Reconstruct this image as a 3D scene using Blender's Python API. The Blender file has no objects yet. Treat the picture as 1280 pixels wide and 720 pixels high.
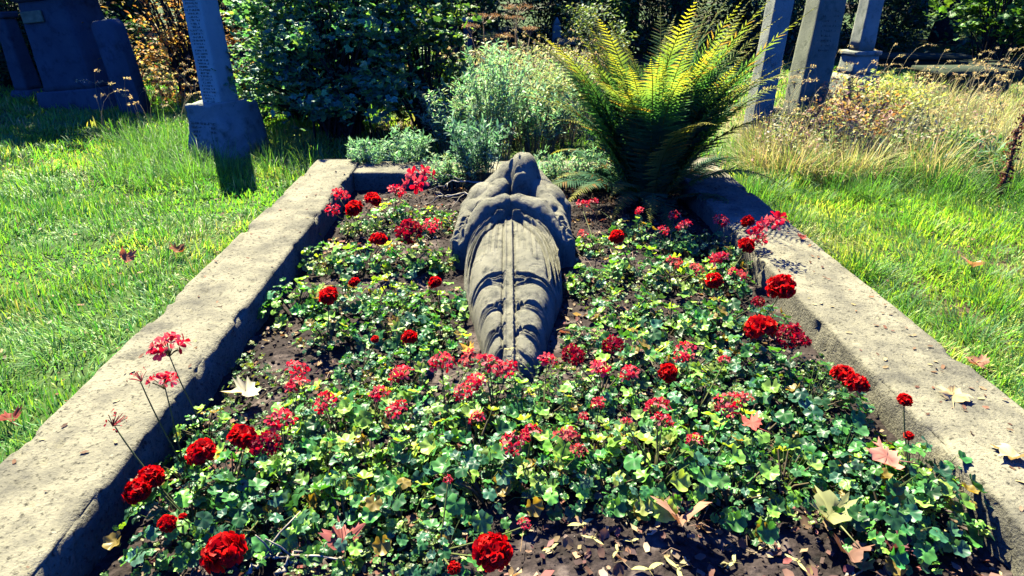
import bpy, math, numpy as np
from math import radians as RAD, pi as PI
rng = np.random.default_rng(7)
scn = bpy.context.scene
COL = scn.collection

# ------------------------------------------------------------------ camera, light, exposure
cd = bpy.data.cameras.new('camera'); cam = bpy.data.objects.new('camera', cd); COL.objects.link(cam)
CAM = np.array([0., 0., 1.40]); PITCH = RAD(25.1); YAW = RAD(-1.3); F = 800.
cam.location = CAM; cam.rotation_euler = (RAD(90)-PITCH, 0, YAW)
cd.sensor_width = 36; cd.lens = 36*F/1280; cd.clip_start = .05; cd.clip_end = 500
scn.camera = cam
SUN_EL, SUN_AZ = RAD(51), RAD(-24)           # azimuth from +Y, negative = to the left
w = bpy.data.worlds.new("World"); scn.world = w; w.use_nodes = True
nt = w.node_tree; bg = nt.nodes['Background']
sky = nt.nodes.new('ShaderNodeTexSky'); sky.sky_type = 'NISHITA'; sky.sun_disc = False
sky.sun_elevation = SUN_EL; sky.sun_rotation = SUN_AZ
sky.ozone_density = 10; sky.air_density = 1.6; sky.dust_density = 0.2
tn = nt.nodes.new('ShaderNodeVectorMath'); tn.operation = 'MULTIPLY'; tn.inputs[1].default_value = (.11, .34, 1.12)   # blue tint added to the sky light to darken and cool the shade
nt.links.new(sky.outputs[0], tn.inputs[0]); nt.links.new(tn.outputs[0], bg.inputs[0]); bg.inputs[1].default_value = .05
sd = bpy.data.lights.new('sun', 'SUN'); so = bpy.data.objects.new('sun', sd); COL.objects.link(so)
sd.energy = 5.0; sd.angle = RAD(.5); sd.color = (1, .93, .66)
so.rotation_euler = (-(RAD(90)-SUN_EL), 0, -SUN_AZ)
scn.view_settings.view_transform = 'Standard'; scn.view_settings.look = 'None'
scn.view_settings.exposure = 1.93; scn.view_settings.gamma = 1
scn.cycles.max_bounces = 5; scn.cycles.diffuse_bounces = 0; scn.cycles.transmission_bounces = 3
scn.cycles.transparent_max_bounces = 4; scn.cycles.caustics_reflective = False; scn.cycles.caustics_refractive = False

# ------------------------------------------------------------------ helpers
def P(px, py, z):
    """where the line of sight through a photo pixel meets the height z"""
    u, v = px-640., py-360.
    d = np.array([u, F*math.cos(PITCH)-v*math.sin(PITCH), -(F*math.sin(PITCH)+v*math.cos(PITCH))])
    c, s = math.cos(YAW), math.sin(YAW)
    d = np.array([c*d[0]-s*d[1], s*d[0]+c*d[1], d[2]])
    return CAM + d*((z-CAM[2])/d[2])

def _hash(ix, iy, iz, seed):
    h = (ix.astype(np.int64)*374761393 + iy.astype(np.int64)*668265263 + iz.astype(np.int64)*2147483647 + seed*974634777) & 0xffffffff
    h = ((h ^ (h >> 13))*1274126177) & 0xffffffff
    return ((h ^ (h >> 16)) & 0xffff)/65535.
def vnoise(x, y, z=0., seed=0):
    x, y, z = np.broadcast_arrays(np.asarray(x, float), np.asarray(y, float), np.asarray(z, float))
    ix, iy, iz = np.floor(x), np.floor(y), np.floor(z); fx, fy, fz = x-ix, y-iy, z-iz
    fx, fy, fz = [t*t*(3-2*t) for t in (fx, fy, fz)]; r = 0
    for a in (0, 1):
        for b in (0, 1):
            for c in (0, 1):
                r = r + _hash(ix+a, iy+b, iz+c, seed)*(fx if a else 1-fx)*(fy if b else 1-fy)*(fz if c else 1-fz)
    return r*2-1
def fbm(x, y, z=0., o=4, seed=0):
    r, a = 0, .5
    for i in range(o):
        r = r + a*vnoise(np.asarray(x)*2**i, np.asarray(y)*2**i, np.asarray(z)*2**i, seed+i); a *= .5
    return r
def sst(a, b, x):
    t = np.clip((x-a)/(b-a), 0, 1); return t*t*(3-2*t)

def rot(yaw, pit, rol):
    """matrices Rz(yaw) Rx(pit) Ry(rol)"""
    yaw, pit, rol = np.broadcast_arrays(np.asarray(yaw, float), pit, rol)
    cy, sy, cx, sx, cz, sz = np.cos(yaw), np.sin(yaw), np.cos(pit), np.sin(pit), np.cos(rol), np.sin(rol)
    n = yaw.shape[0]; A = np.zeros((n, 3, 3)); B = np.zeros((n, 3, 3)); C = np.zeros((n, 3, 3))
    A[:, 0, 0] = cy; A[:, 0, 1] = -sy; A[:, 1, 0] = sy; A[:, 1, 1] = cy; A[:, 2, 2] = 1
    B[:, 0, 0] = 1; B[:, 1, 1] = cx; B[:, 1, 2] = -sx; B[:, 2, 1] = sx; B[:, 2, 2] = cx
    C[:, 0, 0] = cz; C[:, 0, 2] = sz; C[:, 1, 1] = 1; C[:, 2, 0] = -sz; C[:, 2, 2] = cz
    return A @ B @ C

class MB:
    def __init__(s): s.v = []; s.f = {}; s.c = []; s.n = 0
    def add(s, v, faces, col=(.5, .5, .5)):
        v = np.asarray(v, float).reshape(-1, 3); c = np.asarray(col, float)
        if c.ndim == 1: c = np.tile(c, (len(v), 1))
        for f in (faces if isinstance(faces, list) else [faces]):
            f = np.asarray(f, int)
            if f.size: s.f.setdefault(f.shape[1], []).append(f + s.n)
        s.v.append(v); s.c.append(c); s.n += len(v); return s
    def inst(s, tpl, pos, R, S, col):
        """many copies of template (verts, [faces]); col (N,3)"""
        tv, tf = tpl[0], tpl[1]; n = len(pos); k = len(tv)
        S = np.asarray(S, float); S = S.reshape(-1, 1, 1) if S.ndim <= 1 else S.reshape(n, 1, 3)
        v = np.einsum('nij,nkj->nki', R, tv[None]*S) + np.asarray(pos)[:, None, :]
        shade = tpl[2][None, :, None] if len(tpl) > 2 else 1.
        c = np.broadcast_to(np.asarray(col, float).reshape(-1, 1, 3), (n, k, 3))*shade
        fs = [(np.asarray(f)[None] + (np.arange(n)*k)[:, None, None]).reshape(-1, np.asarray(f).shape[1]) for f in tf]
        return s.add(v.reshape(-1, 3), fs, c.reshape(-1, 3))
    def tube(s, pts, rad, k=6, col=(.2, .15, .1), cap=True):
        pts = np.asarray(pts, float); m = len(pts); rad = np.broadcast_to(rad, (m,)) if np.ndim(rad) else np.full(m, rad)
        t = np.gradient(pts, axis=0); t /= np.linalg.norm(t, axis=1)[:, None]+1e-9
        up = np.array([0, 0, 1.]) if abs(t[:, 2]).mean() < .8 else np.array([1., 0, 0])
        a = np.cross(t, up); a /= np.linalg.norm(a, axis=1)[:, None]+1e-9; b = np.cross(t, a)
        th = np.arange(k)*2*PI/k
        v = pts[:, None] + rad[:, None, None]*(a[:, None]*np.cos(th)[None, :, None] + b[:, None]*np.sin(th)[None, :, None])
        i = np.arange(m-1)[:, None]*k; j = np.arange(k)[None]; j2 = (j+1) % k
        q = np.stack([i+j, i+j2, i+k+j2, i+k+j], -1).reshape(-1, 4); fs = [q]
        if cap:
            fs.append(np.arange(k)[::-1][None]); fs.append((np.arange(k)+(m-1)*k)[None])
        return s.add(v.reshape(-1, 3), fs, col)
    def grid(s, X, Y, Z, col=(.5, .5, .5), flip=False):
        m, n = X.shape; v = np.stack([X, Y, Z], -1).reshape(-1, 3)
        i = np.arange(m-1)[:, None]*n; j = np.arange(n-1)[None]
        q = np.stack([i+j, i+j+1, i+n+j+1, i+n+j], -1).reshape(-1, 4)
        return s.add(v, q[:, ::-1] if flip else q, col)
    def mesh(s, name, m, smooth=False):
        v = np.concatenate(s.v); c = np.concatenate(s.c); me = bpy.data.meshes.new(name)
        me.vertices.add(len(v)); me.vertices.foreach_set('co', v.astype(np.float32).ravel())
        loops, tot = [], []
        for k, L in s.f.items():
            f = np.concatenate(L); loops.append(f.ravel()); tot.append(np.full(len(f), k))
        loops = np.concatenate(loops); tot = np.concatenate(tot)
        me.loops.add(len(loops)); me.loops.foreach_set('vertex_index', loops.astype(np.int32))
        me.polygons.add(len(tot)); me.polygons.foreach_set('loop_start', np.concatenate([[0], np.cumsum(tot)[:-1]]).astype(np.int32))
        me.polygons.foreach_set('loop_total', tot.astype(np.int32))
        if smooth: me.polygons.foreach_set('use_smooth', np.ones(len(tot), bool))
        a = me.color_attributes.new('Col', 'FLOAT_COLOR', 'POINT')
        a.data.foreach_set('color', np.concatenate([c, np.ones((len(c), 1))], 1).astype(np.float32).ravel())
        me.update(calc_edges=True); me.materials.append(m); return me
    def build(s, name, m, parent=None, smooth=False, loc=None):
        return link(name, s.mesh(name, m, smooth), parent, loc)

def link(name, me, parent=None, loc=None, rz=None, sc=None):
    o = bpy.data.objects.new(name, me); COL.objects.link(o)
    if parent is not None: o.parent = parent
    if loc is not None: o.location = loc
    if rz is not None: o.rotation_euler.z = rz
    if sc is not None: o.scale = (sc,)*3 if np.ndim(sc) == 0 else sc
    return o
def tag(o, label=None, cat=None, group=None, kind=None):
    if label: o['label'] = label
    if cat: o['category'] = cat
    if group: o['group'] = group
    if kind: o['kind'] = kind
    return o
def thing(name, label, cat, loc=(0, 0, 0), rz=0, group=None, rot3=None):
    o = bpy.data.objects.new(name, None); COL.objects.link(o); o.location = loc
    o.rotation_euler = rot3 if rot3 is not None else (0, 0, rz); o.empty_display_size = .1
    return tag(o, label, cat, group)

# ------------------------------------------------------------------ materials
def newmat(name):
    m = bpy.data.materials.new(name); m.use_nodes = True; n = m.node_tree; return m, n, n.nodes['Principled BSDF']
def leafmat(name, trans=.4, rough=.45, tint=(1.25, 1.2, .5), spec=.35):
    m, n, b = newmat(name); N = n.nodes; Lk = n.links.new
    a = N.new('ShaderNodeAttribute'); a.attribute_name = 'Col'
    Lk(a.outputs[0], b.inputs['Base Color']); b.inputs['Roughness'].default_value = rough
    b.inputs['Specular IOR Level'].default_value = spec
    t = N.new('ShaderNodeBsdfTranslucent'); mx = N.new('ShaderNodeMix'); mx.data_type = 'RGBA'; mx.blend_type = 'MULTIPLY'
    mx.inputs[0].default_value = 1; Lk(a.outputs[0], mx.inputs[6]); mx.inputs[7].default_value = (*tint, 1)
    Lk(mx.outputs[2], t.inputs[0]); s = N.new('ShaderNodeMixShader'); s.inputs[0].default_value = trans
    Lk(b.outputs[0], s.inputs[1]); Lk(t.outputs[0], s.inputs[2]); Lk(s.outputs[0], N['Material Output'].inputs[0])
    return m
def stonemat(name, c1, c2, c3, sc=4., bump=.25, rough=.9, speck=.5, lich=.5):
    m, n, b = newmat(name); N = n.nodes; Lk = n.links.new
    tc = N.new('ShaderNodeTexCoord'); co = tc.outputs['Object']
    def noise(s, d=8, r=.6):
        x = N.new('ShaderNodeTexNoise'); x.inputs['Scale'].default_value = s; x.inputs['Detail'].default_value = d
        x.inputs['Roughness'].default_value = r; Lk(co, x.inputs['Vector']); return x.outputs[0]
    def ramp(src, lo, hi):
        r = N.new('ShaderNodeMapRange'); r.inputs[1].default_value = lo; r.inputs[2].default_value = hi; Lk(src, r.inputs[0]); return r.outputs[0]
    def mix(f, a, c):
        x = N.new('ShaderNodeMix'); x.data_type = 'RGBA'; Lk(f, x.inputs[0])
        for s_, q in ((6, a), (7, c)):
            if isinstance(q, tuple): x.inputs[s_].default_value = (*q, 1)
            else: Lk(q, x.inputs[s_])
        return x.outputs[2]
    k = mix(ramp(noise(sc), .35, .65), c1, c2)
    q = ramp(noise(sc*2.3, 10, .7), .60-.14*lich, .70)
    k = mix(q, k, c3)
    sp = ramp(noise(sc*28, 4, .7), .68-.08*speck, .74-.04*speck); k = mix(sp, k, tuple(x*.25 for x in c1))
    sp2 = ramp(noise(sc*17, 5, .7), .66, .72); k = mix(sp2, k, tuple(min(1, x*1.35) for x in c2))
    Lk(k, b.inputs['Base Color']); b.inputs['Roughness'].default_value = rough; b.inputs['Specular IOR Level'].default_value = .25
    bp = N.new('ShaderNodeBump'); bp.inputs['Strength'].default_value = bump; bp.inputs['Distance'].default_value = .012
    h = N.new('ShaderNodeMath'); h.operation = 'ADD'; Lk(noise(sc*14, 8, .75), h.inputs[0]); Lk(noise(sc*50, 3), h.inputs[1])
    Lk(h.outputs[0], bp.inputs['Height']); Lk(bp.outputs[0], b.inputs['Normal'])
    return m
def plainmat(name, c, rough=.8):
    m, n, b = newmat(name); N = n.nodes; Lk = n.links.new
    tc = N.new('ShaderNodeTexCoord'); x = N.new('ShaderNodeTexNoise'); x.inputs['Scale'].default_value = 14; x.inputs['Detail'].default_value = 6
    Lk(tc.outputs['Object'], x.inputs['Vector']); r = N.new('ShaderNodeValToRGB')
    r.color_ramp.elements[0].position = .3; r.color_ramp.elements[0].color = (*[q*.55 for q in c], 1)
    r.color_ramp.elements[1].position = .7; r.color_ramp.elements[1].color = (*[min(1, q*1.35) for q in c], 1)
    Lk(x.outputs[0], r.inputs[0]); Lk(r.outputs[0], b.inputs['Base Color']); b.inputs['Roughness'].default_value = rough; return m
def attrmat(name, rough=.9, bump=.3, bs=60, spec=.2):
    m, n, b = newmat(name); N = n.nodes; Lk = n.links.new
    a = N.new('ShaderNodeAttribute'); a.attribute_name = 'Col'
    tc = N.new('ShaderNodeTexCoord'); x = N.new('ShaderNodeTexNoise'); x.inputs['Scale'].default_value = bs; x.inputs['Detail'].default_value = 6
    Lk(tc.outputs['Object'], x.inputs['Vector'])
    r = N.new('ShaderNodeMapRange'); r.inputs[1].default_value = .3; r.inputs[2].default_value = .7; r.inputs[3].default_value = .55; r.inputs[4].default_value = 1.5
    Lk(x.outputs[0], r.inputs[0]); mm = N.new('ShaderNodeVectorMath'); mm.operation = 'SCALE'; Lk(a.outputs[0], mm.inputs[0]); Lk(r.outputs[0], mm.inputs['Scale'])
    Lk(mm.outputs[0], b.inputs['Base Color']); b.inputs['Roughness'].default_value = rough; b.inputs['Specular IOR Level'].default_value = spec
    bp = N.new('ShaderNodeBump'); bp.inputs['Strength'].default_value = bump; bp.inputs['Distance'].default_value = .01
    Lk(x.outputs[0], bp.inputs['Height']); Lk(bp.outputs[0], b.inputs['Normal']); return m

M = dict(
    leaf=leafmat('geranium_leaf', .36, .42, (1.9, 1.6, .35), .5),
    petal=leafmat('petal', .42, .5, (1.5, .7, .7), .15),
    fern=leafmat('fern_leaf', .5, .6, (1.6, 1.55, .45), .15),
    grass=leafmat('grass_blade', .42, .5, (1.45, 1.6, .5)),
    bush=leafmat('bush_leaf', .35, .5, (1.9, 1.6, .5)),
    straw=leafmat('straw', .35, .6, (1.2, 1.1, .75)), autumn=leafmat('autumn_leaf', .5, .6, (1.35, 1.2, .75)),
    dryleaf=leafmat('dry_leaf', .25, .7, (1.3, 1.0, .6), .2),
    herb=leafmat('herb_leaf', .35, .55, (1.2, 1.4, .9)), stem=leafmat('stem', .15, .6),
    soil=attrmat('soil', .95, .8, 70), ground=attrmat('ground', .95, .5, 30),
    bark=attrmat('bark', .95, .6, 25),
    kerb=stonemat('kerb_stone', (.185, .175, .13), (.30, .28, .20), (.075, .073, .063), 2.4, .55, .95, 1.8, 1.0),
    statue=stonemat('statue_stone', (.26, .255, .195), (.42, .40, .30), (.065, .07, .065), 7., 1., .9, .8, .62),
    grey=stonemat('grey_stone', (.30, .33, .27), (.44, .46, .37), (.12, .15, .12), 3.5, .6, .9, .7, .7),
    green=stonemat('greenish_stone', (.20, .22, .16), (.28, .30, .22), (.11, .13, .09), 3.5, .5, .9, .5, .5),
    pale=stonemat('pale_stone', (.52, .58, .46), (.62, .68, .54), (.34, .40, .32), 4., .4, .9, .5, .4), shadowed=stonemat('shadowed_stone', (.03, .045, .03), (.05, .07, .04), (.02, .03, .02), 4., .5), dark=stonemat('dark_stone', (.07, .09, .11), (.10, .13, .15), (.04, .05, .06), 3., .5, .9, .3, .6),  # the near-black green stone has the far tombs' shade put into its colour
    letter=plainmat('lettering', (.07, .085, .075)), plaque=plainmat('pale_plaque', (.22, .23, .13)),
)

# ------------------------------------------------------------------ setting: ground and soil
BED = .115                                     # mean soil height in the bed
KX0, KX1, KX2, KX3 = -1.345, -1.01, 1.235, 1.59
KY0, KY1, KY2, KY3 = .35, .68, 4.40, 4.74
KTOP = .25
def ground_z(x, y):
    return .05*fbm(x*.35, y*.35, 0, 3, 3) + .018*fbm(x*2.2, y*2.2, 0, 3, 9) - .01
def make_ground():
    mb = MB()
    # fine near sheet joined into one sheet with growing cells
    def axis(lo, hi, fine, far):
        a = list(np.arange(lo, hi, fine)); st = fine; v = hi
        while v < far: a.append(v); st *= 1.16; v += st
        a.append(far); st = fine; v = lo; left = []
        while v > -far: left.append(v); st *= 1.16; v -= st
        left.append(-far); return np.unique(np.array(left[::-1] + a))
    x = axis(-6, 6, .08, 260); y = axis(0, 9, .08, 260)
    Y, X = np.meshgrid(y, x, indexing='ij'); Z = ground_z(X, Y)
    inside = (X > -1.2) & (X < 1.45) & (Y > .5) & (Y < 4.6); Z = np.where(inside, -.06, Z)
    n = fbm(X*1.3, Y*1.3, 0, 4, 21)[..., None]; m = fbm(X*.5+9, Y*.5, 0, 3, 5)[..., None]
    green = np.array([.045, .085, .02]); brown = np.array([.07, .05, .03]); dry = np.array([.30, .27, .11])
    c = green + (brown-green)*sst(-.05, .35, n)
    mead = (sst(1.8, 3.2, X)*sst(3.6, 5.2, Y)*(1-sst(9.6, 11.5, Y)))[..., None]
    c = c + (dry-c)*mead*.85
    c = c*(1+.4*m)
    mb.grid(X, Y, Z, c.reshape(-1, 3), flip=False)
    return tag(mb.build('ground', M['ground'], smooth=True), kind='structure')
make_ground()

def soil_z(x, y):
    base = BED + .035*fbm(x*1.6, y*1.6, 0, 3, 31) + .022*fbm(x*9, y*9, 0, 3, 33) + .012*np.abs(fbm(x*34, y*34, 0, 2, 35))
    base = base + .02*np.exp(-((x-.08)/.5)**2) - .02*sst(-.7, -1., x)
    return base
def make_soil():
    x = np.linspace(KX1-.03, KX2+.03, 420); y = np.linspace(KY1-.03, KY2+.03, 640)
    Y, X = np.meshgrid(y, x, indexing='ij'); Z = soil_z(X, Y)
    n = fbm(X*14, Y*14, 0, 4, 41)[..., None]
    c = np.array([.036, .027, .026])*(1+.7*n) + np.array([.06, .048, .042])*sst(.10, .5, n)
    mb = MB(); mb.grid(X, Y, Z, np.clip(c, .015, 1).reshape(-1, 3))
    o = tag(mb.build('soil', M['soil']), kind='structure')
    # crumbs and little stones
    N = 9000; px = rng.uniform(KX1+.02, KX2-.02, N); py = rng.uniform(KY1+.02, KY2-.02, N)
    ico = np.array([[1, 0, 0], [-1, 0, 0], [0, 1, 0], [0, -1, 0], [0, 0, 1], [0, 0, -1]], float)*[1, .8, .7]
    f = np.array([[0, 2, 4], [2, 1, 4], [1, 3, 4], [3, 0, 4], [2, 0, 5], [1, 2, 5], [3, 1, 5], [0, 3, 5]])
    s = .003 + .010*rng.random(N)**3; g = rng.random(N)[:, None]
    col = np.array([.04, .03, .028])*(.5+g) + (rng.random(N)[:, None] > .93)*np.array([.2, .18, .15])
    mb = MB().inst((ico, [f]), np.stack([px, py, soil_z(px, py)+s*.3], 1), rot(rng.uniform(0, 6, N), rng.uniform(0, 6, N), rng.uniform(0, 6, N)), s, col)
    tag(mb.build('soil_crumbs', M['soil']), kind='stuff')
make_soil()

# ------------------------------------------------------------------ kerb surround
def kerb_bar(mb, x0, x1, y0, y1, along, zt=KTOP, zb=-.08, seed=0, step=.016):
    """a worn stone bar, long axis 'x' or 'y', rounded chipped edges, displaced"""
    if along == 'y': a0, a1, b0, b1 = x0, x1, y0, y1
    else: a0, a1, b0, b1 = y0, y1, x0, x1
    r = .018; pr = []
    for z in np.linspace(zb, zt-r, 14): pr.append((a0, z, -1, 0))
    for t in np.linspace(.15, 1, 5): pr.append((a0+r-r*math.cos(t*PI/2), zt-r+r*math.sin(t*PI/2), -math.cos(t*PI/2), math.sin(t*PI/2)))
    for x in np.linspace(a0+r, a1-r, 22)[1:-1]: pr.append((x, zt, 0, 1))
    for t in np.linspace(1, .0, 6): pr.append((a1-r+r*math.cos(t*PI/2), zt-r+r*math.sin(t*PI/2), math.cos(t*PI/2), math.sin(t*PI/2)))
    for z in np.linspace(zt-r, zb, 14)[1:]: pr.append((a1, z, 1, 0))
    pr = np.array(pr); L = np.arange(b0, b1+step*.5, step); L[-1] = b1
    A = np.tile(pr[:, 0], (len(L), 1)); Z = np.tile(pr[:, 1], (len(L), 1)); B = np.tile(L[:, None], (1, len(pr)))
    na, nz = pr[:, 2][None], pr[:, 3][None]
    d = .006*fbm(A*3, B*3, Z*3, 4, seed) + .0022*fbm(A*30, B*30, Z*30, 3, seed+5)
    edge = np.exp(-((A-a0)**2+(Z-zt)**2)/.0009)+np.exp(-((A-a1)**2+(Z-zt)**2)/.0009)
    chip = edge*np.clip(fbm(A*9, B*9, Z*9, 4, seed+9)-.08, 0, 1)*.06
    d = d - chip
    path = a0+(a1-a0)*.13 + .02*fbm(B*2.2, 0*B, 0*B, 3, seed+13) if along == 'y' else a0-9
    if seed == 60: path = a1-(a1-a0)*.11 + .016*fbm(B*2.2, 0*B, 0*B, 3, seed+13)
    d = d - .010*np.exp(-((A-path)/.0065)**2)*(nz > .9)*sst(-.25, .1, fbm(B*1.4, 0*B, 0*B, 2, seed+3))
    pit = np.clip(fbm(A*26, B*26, Z*26, 2, seed+17)-.30, 0, 1)*.06; d = d - pit
    A = A+na*d; Z = Z+nz*d
    v = np.stack([A, B, Z] if along == 'y' else [B, A, Z], -1)
    g = MB(); m, n = A.shape
    mb.grid(v[..., 0], v[..., 1], v[..., 2], flip=(along == 'y'))
    base = mb.n-m*n
    mb.f.setdefault(n, []).append((np.arange(n)+base)[None] if along != 'y' else (np.arange(n)[::-1]+base)[None])
    mb.f[n].append((np.arange(n)[::-1]+base+(m-1)*n)[None] if along != 'y' else (np.arange(n)+base+(m-1)*n)[None])
kr = thing('grave_kerb', 'long weathered sandy stone kerb framing the red geranium bed', 'kerb')
for (a, b, c, d, al, sdd) in ((KX0, KX1, KY0, KY3, 'y', 50), (KX2, KX3, KY0, KY3, 'y', 60), (KX1+.004, KX2-.004, KY2, KY3-.015, 'x', 70), (KX1+.004, KX2-.004, KY0+.02, KY1, 'x', 80)):
    mb = MB(); kerb_bar(mb, a, b, c, d, al, KTOP-(0.012 if al == 'x' else 0), seed=sdd); mb.build('kerb_stone', M['kerb'], kr, smooth=True)

# ------------------------------------------------------------------ recumbent statue (height field over the bed)
def make_statue():
    S0 = 1.86
    x = np.linspace(-.36, .36, 330); s = np.linspace(-.03, 1.92, 820)
    S, X = np.meshgrid(s, x, indexing='ij')
    Wk = np.array([(-.03, .075), (.04, .078), (.12, .105), (.34, .148), (.52, .19), (.70, .235), (.95, .25), (1.15, .25), (1.35, .25), (1.92, .24)])
    Zk = np.array([(-.03, .02), (.0, .05), (.05, .10), (.12, .13), (.27, .17), (.42, .195), (.55, .212), (.87, .238), (1.1, .26), (1.3, .27), (1.42, .22), (1.6, .18), (1.92, .16)])
    W = np.interp(S, Wk[:, 0], Wk[:, 1]); Zt = np.interp(S, Zk[:, 0], Zk[:, 1])
    k = np.ones(25)/25
    W = np.apply_along_axis(lambda a: np.convolve(np.pad(a, 12, 'edge'), k, 'valid'), 0, W)
    Zt = np.apply_along_axis(lambda a: np.convolve(np.pad(a, 12, 'edge'), k, 'valid'), 0, Zt)
    W = W*.95; q = np.clip(np.abs(X)/W, 0, 1); H = Zt*(1-q**4.2)**.5
    xc = -.02                                        # the hanging band runs a little left of the axis
    side = np.where(X < xc, -1, 1); U = np.abs(X-xc)
    def lobe(cu, cs, ru, rs, h, p=1.):
        nonlocal H
        d = ((U-cu)/ru)**2 + ((S-cs)/rs)**2
        H = H + h*np.clip(1-d, 0, 1)**p*(q < .999)
    def fade(): return sst(1.0, .93, q)
    def ridge(pts, wd, h, sides=(-1, 1)):
        nonlocal H
        pts = np.array(pts); D = np.full(X.shape, 9.); m = np.isin(side, sides)
        for i in range(len(pts)-1):
            a, b = pts[i], pts[i+1]; ab = b-a; t = np.clip(((U-a[0])*ab[0]+(S-a[1])*ab[1])/(ab@ab), 0, 1)
            D = np.minimum(D, np.hypot(U-a[0]-t*ab[0], S-a[1]-t*ab[1]))
        H = H + m*1.3*h*np.exp(-(D/(wd*.72))**2)*fade()
    # swelling of thighs and shins under the cloth
    lobe(.11, .77, .115, .26, .030, 1.); lobe(.10, .435, .10, .095, .021, 1.); lobe(.09, .265, .085, .085, .017, 1.); lobe(.07, .12, .065, .09, .013, 1.)
    def U_(s0, w, sag, wd, h, n=9, sides=(-1, 1)):   # sagging fold from band to flank
        t = np.linspace(0, 1, n); u = .02+(w-.02)*t
        ridge(np.stack([u, s0 + sag*((2*t-1)**2-1)], 1), wd, h, sides)
    for s0, w_, sg, h in ((.60, .25, .05, .016), (.57, .25, .045, .014), (.545, .25, .03, .014), (.385, .21, .055, .017), (.365, .21, .05, .011), (.235, .19, .06, .016), (.215, .19, .055, .012), (.12, .17, .05, .014), (.075, .15, .05, .013), (.035, .13, .04, .013)):
        U_(s0, w_, sg, .0065, h)
        U_(s0+.012, w_, sg, .007, -h*.5)
    for s0, w_, sg in ((.49, .2, -.03), (.335, .18, -.035), (.19, .15, -.03)):   # arched folds
        U_(s0+.004, w_, sg, .006, .008); U_(s0-.012, w_, sg, .006, -.006)
    for s0 in (.05, .09, .0): U_(s0, .14, .06, .006, .010, sides=(1,))
    # gathers fanning out from the hands
    for i, (ue, se) in enumerate(((.24, .70), (.225, .64), (.235, .78), (.205, .61), (.24, .86), (.18, .60), (.235, .92))):
        t = np.linspace(0, 1, 12); u = .02+(ue-.02)*np.sin(t*PI/2)**.95; ss = 1.16+(se-1.16)*(1-np.cos(t*PI/2))**.8
        ridge(np.stack([u, ss], 1), .0075, .020 if i % 2 == 0 else .015)
        ridge(np.stack([u-.013, ss+.004], 1), .007, -.014)
    for i in range(6):                                # fine vertical pleats beside the band
        u = .045+.014*i; ridge([(u, 1.1), (u+.004, .95), (u+.006, .80-.02*i)], .0035, .004*(1 if i % 2 else -1))
    # central band with two rolled edges and a beaded cord
    band = np.exp(-(np.clip(np.abs(X-xc)-.013, 0, 9)/.006)**2)*(S < 1.12)*(S > .02)
    H = H + band*.010*fade()
    for dx, h in ((-.015, .007), (.015, .008)):
        H = H + h*np.exp(-((X-xc-dx)/.0045)**2)*(S < 1.12)*(S > .02)
    H = H - .013*np.exp(-((X-xc-.024)/.005)**2)*(S < 1.1)*(.6+.4*np.sin(S*170)) - .009*np.exp(-((X-xc+.024)/.005)**2)*(S < 1.1)
    # trailing cloth beside the feet on the right
    for u0, u1 in ((.215, .15), (.235, .19), (.20, .12)):
        t = np.linspace(0, 1, 8); ridge(np.stack([u0+(u1-u0)*t**2, .5-.42*t], 1), .007, .015, (1,))
    # arms, shoulders, head as swept spheres
    def cap(a, b, ra, rb, n=26, sq=1.):
        nonlocal H
        for t in np.linspace(0, 1, n):
            c = np.array(a)*(1-t)+np.array(b)*t; r = ra*(1-t)+rb*t
            d2 = ((X-c[0])/sq)**2+(S-c[1])**2; z = c[2]+np.sqrt(np.clip(r*r-d2, 0, None))
            H = np.where(d2 < r*r, np.maximum(H, z), H)
    def ell(c, r, pw=1.):
        nonlocal H
        d2 = ((X-c[0])/r[0])**2+((S-c[1])/r[1])**2; z = c[2]+r[2]*np.sqrt(np.clip(1-d2**pw, 0, None)); H = np.where(d2 < 1, np.maximum(H, z), H)
    ell((.02, 1.60, .05), (.31, .28, .17), 2.); ell((-.15, 1.60, .05), (.13, .17, .27), 1.5); ell((.20, 1.58, .05), (.13, .17, .26), 1.5); ell((.0, 1.40, .08), (.275, .20, .185), 1.4)       # pillow, shoulders
    for sg in (-1, 1):
        cap((sg*.20, 1.45, .19), (sg*.25, 1.12, .14), .085, .062)                        # upper arm
        cap((sg*.25, 1.11, .15), (sg*.13, 1.20, .29), .064, .058)                        # forearm
        cap((sg*.13, 1.20, .29), (sg*.035-.01, 1.245, .32), .058, .046)                   # wrist, hand
        cap((sg*.06-.01, 1.245, .315), (sg*-.015-.01, 1.265, .325), .028, .020, 12)
        for j in range(4):                                                                # fingers
            cap((sg*.05-.01, 1.225+.017*j, .340-.002*j), (sg*-.012-.01, 1.238+.017*j, .342), .0105, .009, 10)
        cap((sg*.17, 1.38, .22), (sg*.04, 1.33, .235), .08, .085)                          # chest cloth over the sleeves
    # sleeve folds
    for sg in (-1, 1):
        for j in range(5):
            a = np.array([sg*(.17+.02*j), 1.33-.055*j]); b = np.array([sg*(.255+.01*j), 1.27-.05*j]); ab = b-a
            t = np.clip(((X-a[0])*ab[0]+(S-a[1])*ab[1])/(ab@ab), 0, 1); D = np.hypot(X-a[0]-t*ab[0], S-a[1]-t*ab[1]+.03*np.sin(t*PI))
            H = H + .014*np.exp(-(D/.010)**2) - .010*np.exp(-((D-.018)/.007)**2)
    # neck, head tipped back, hood round it
    hx = .035
    cap((hx-.01, 1.36, .15), (hx, 1.52, .13), .065, .07)
    ell((hx+.03, 1.70, .08), (.115, .15, .385), 1.5); ell((hx+.02, 1.73, .08), (.165, .15, .27), 1.6); ell((hx-.045, 1.72, .08), (.115, .14, .335), 1.3)
    ell((hx+.015, 1.59, .20), (.06, .045, .19), 1.6)                                         # chin
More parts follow.
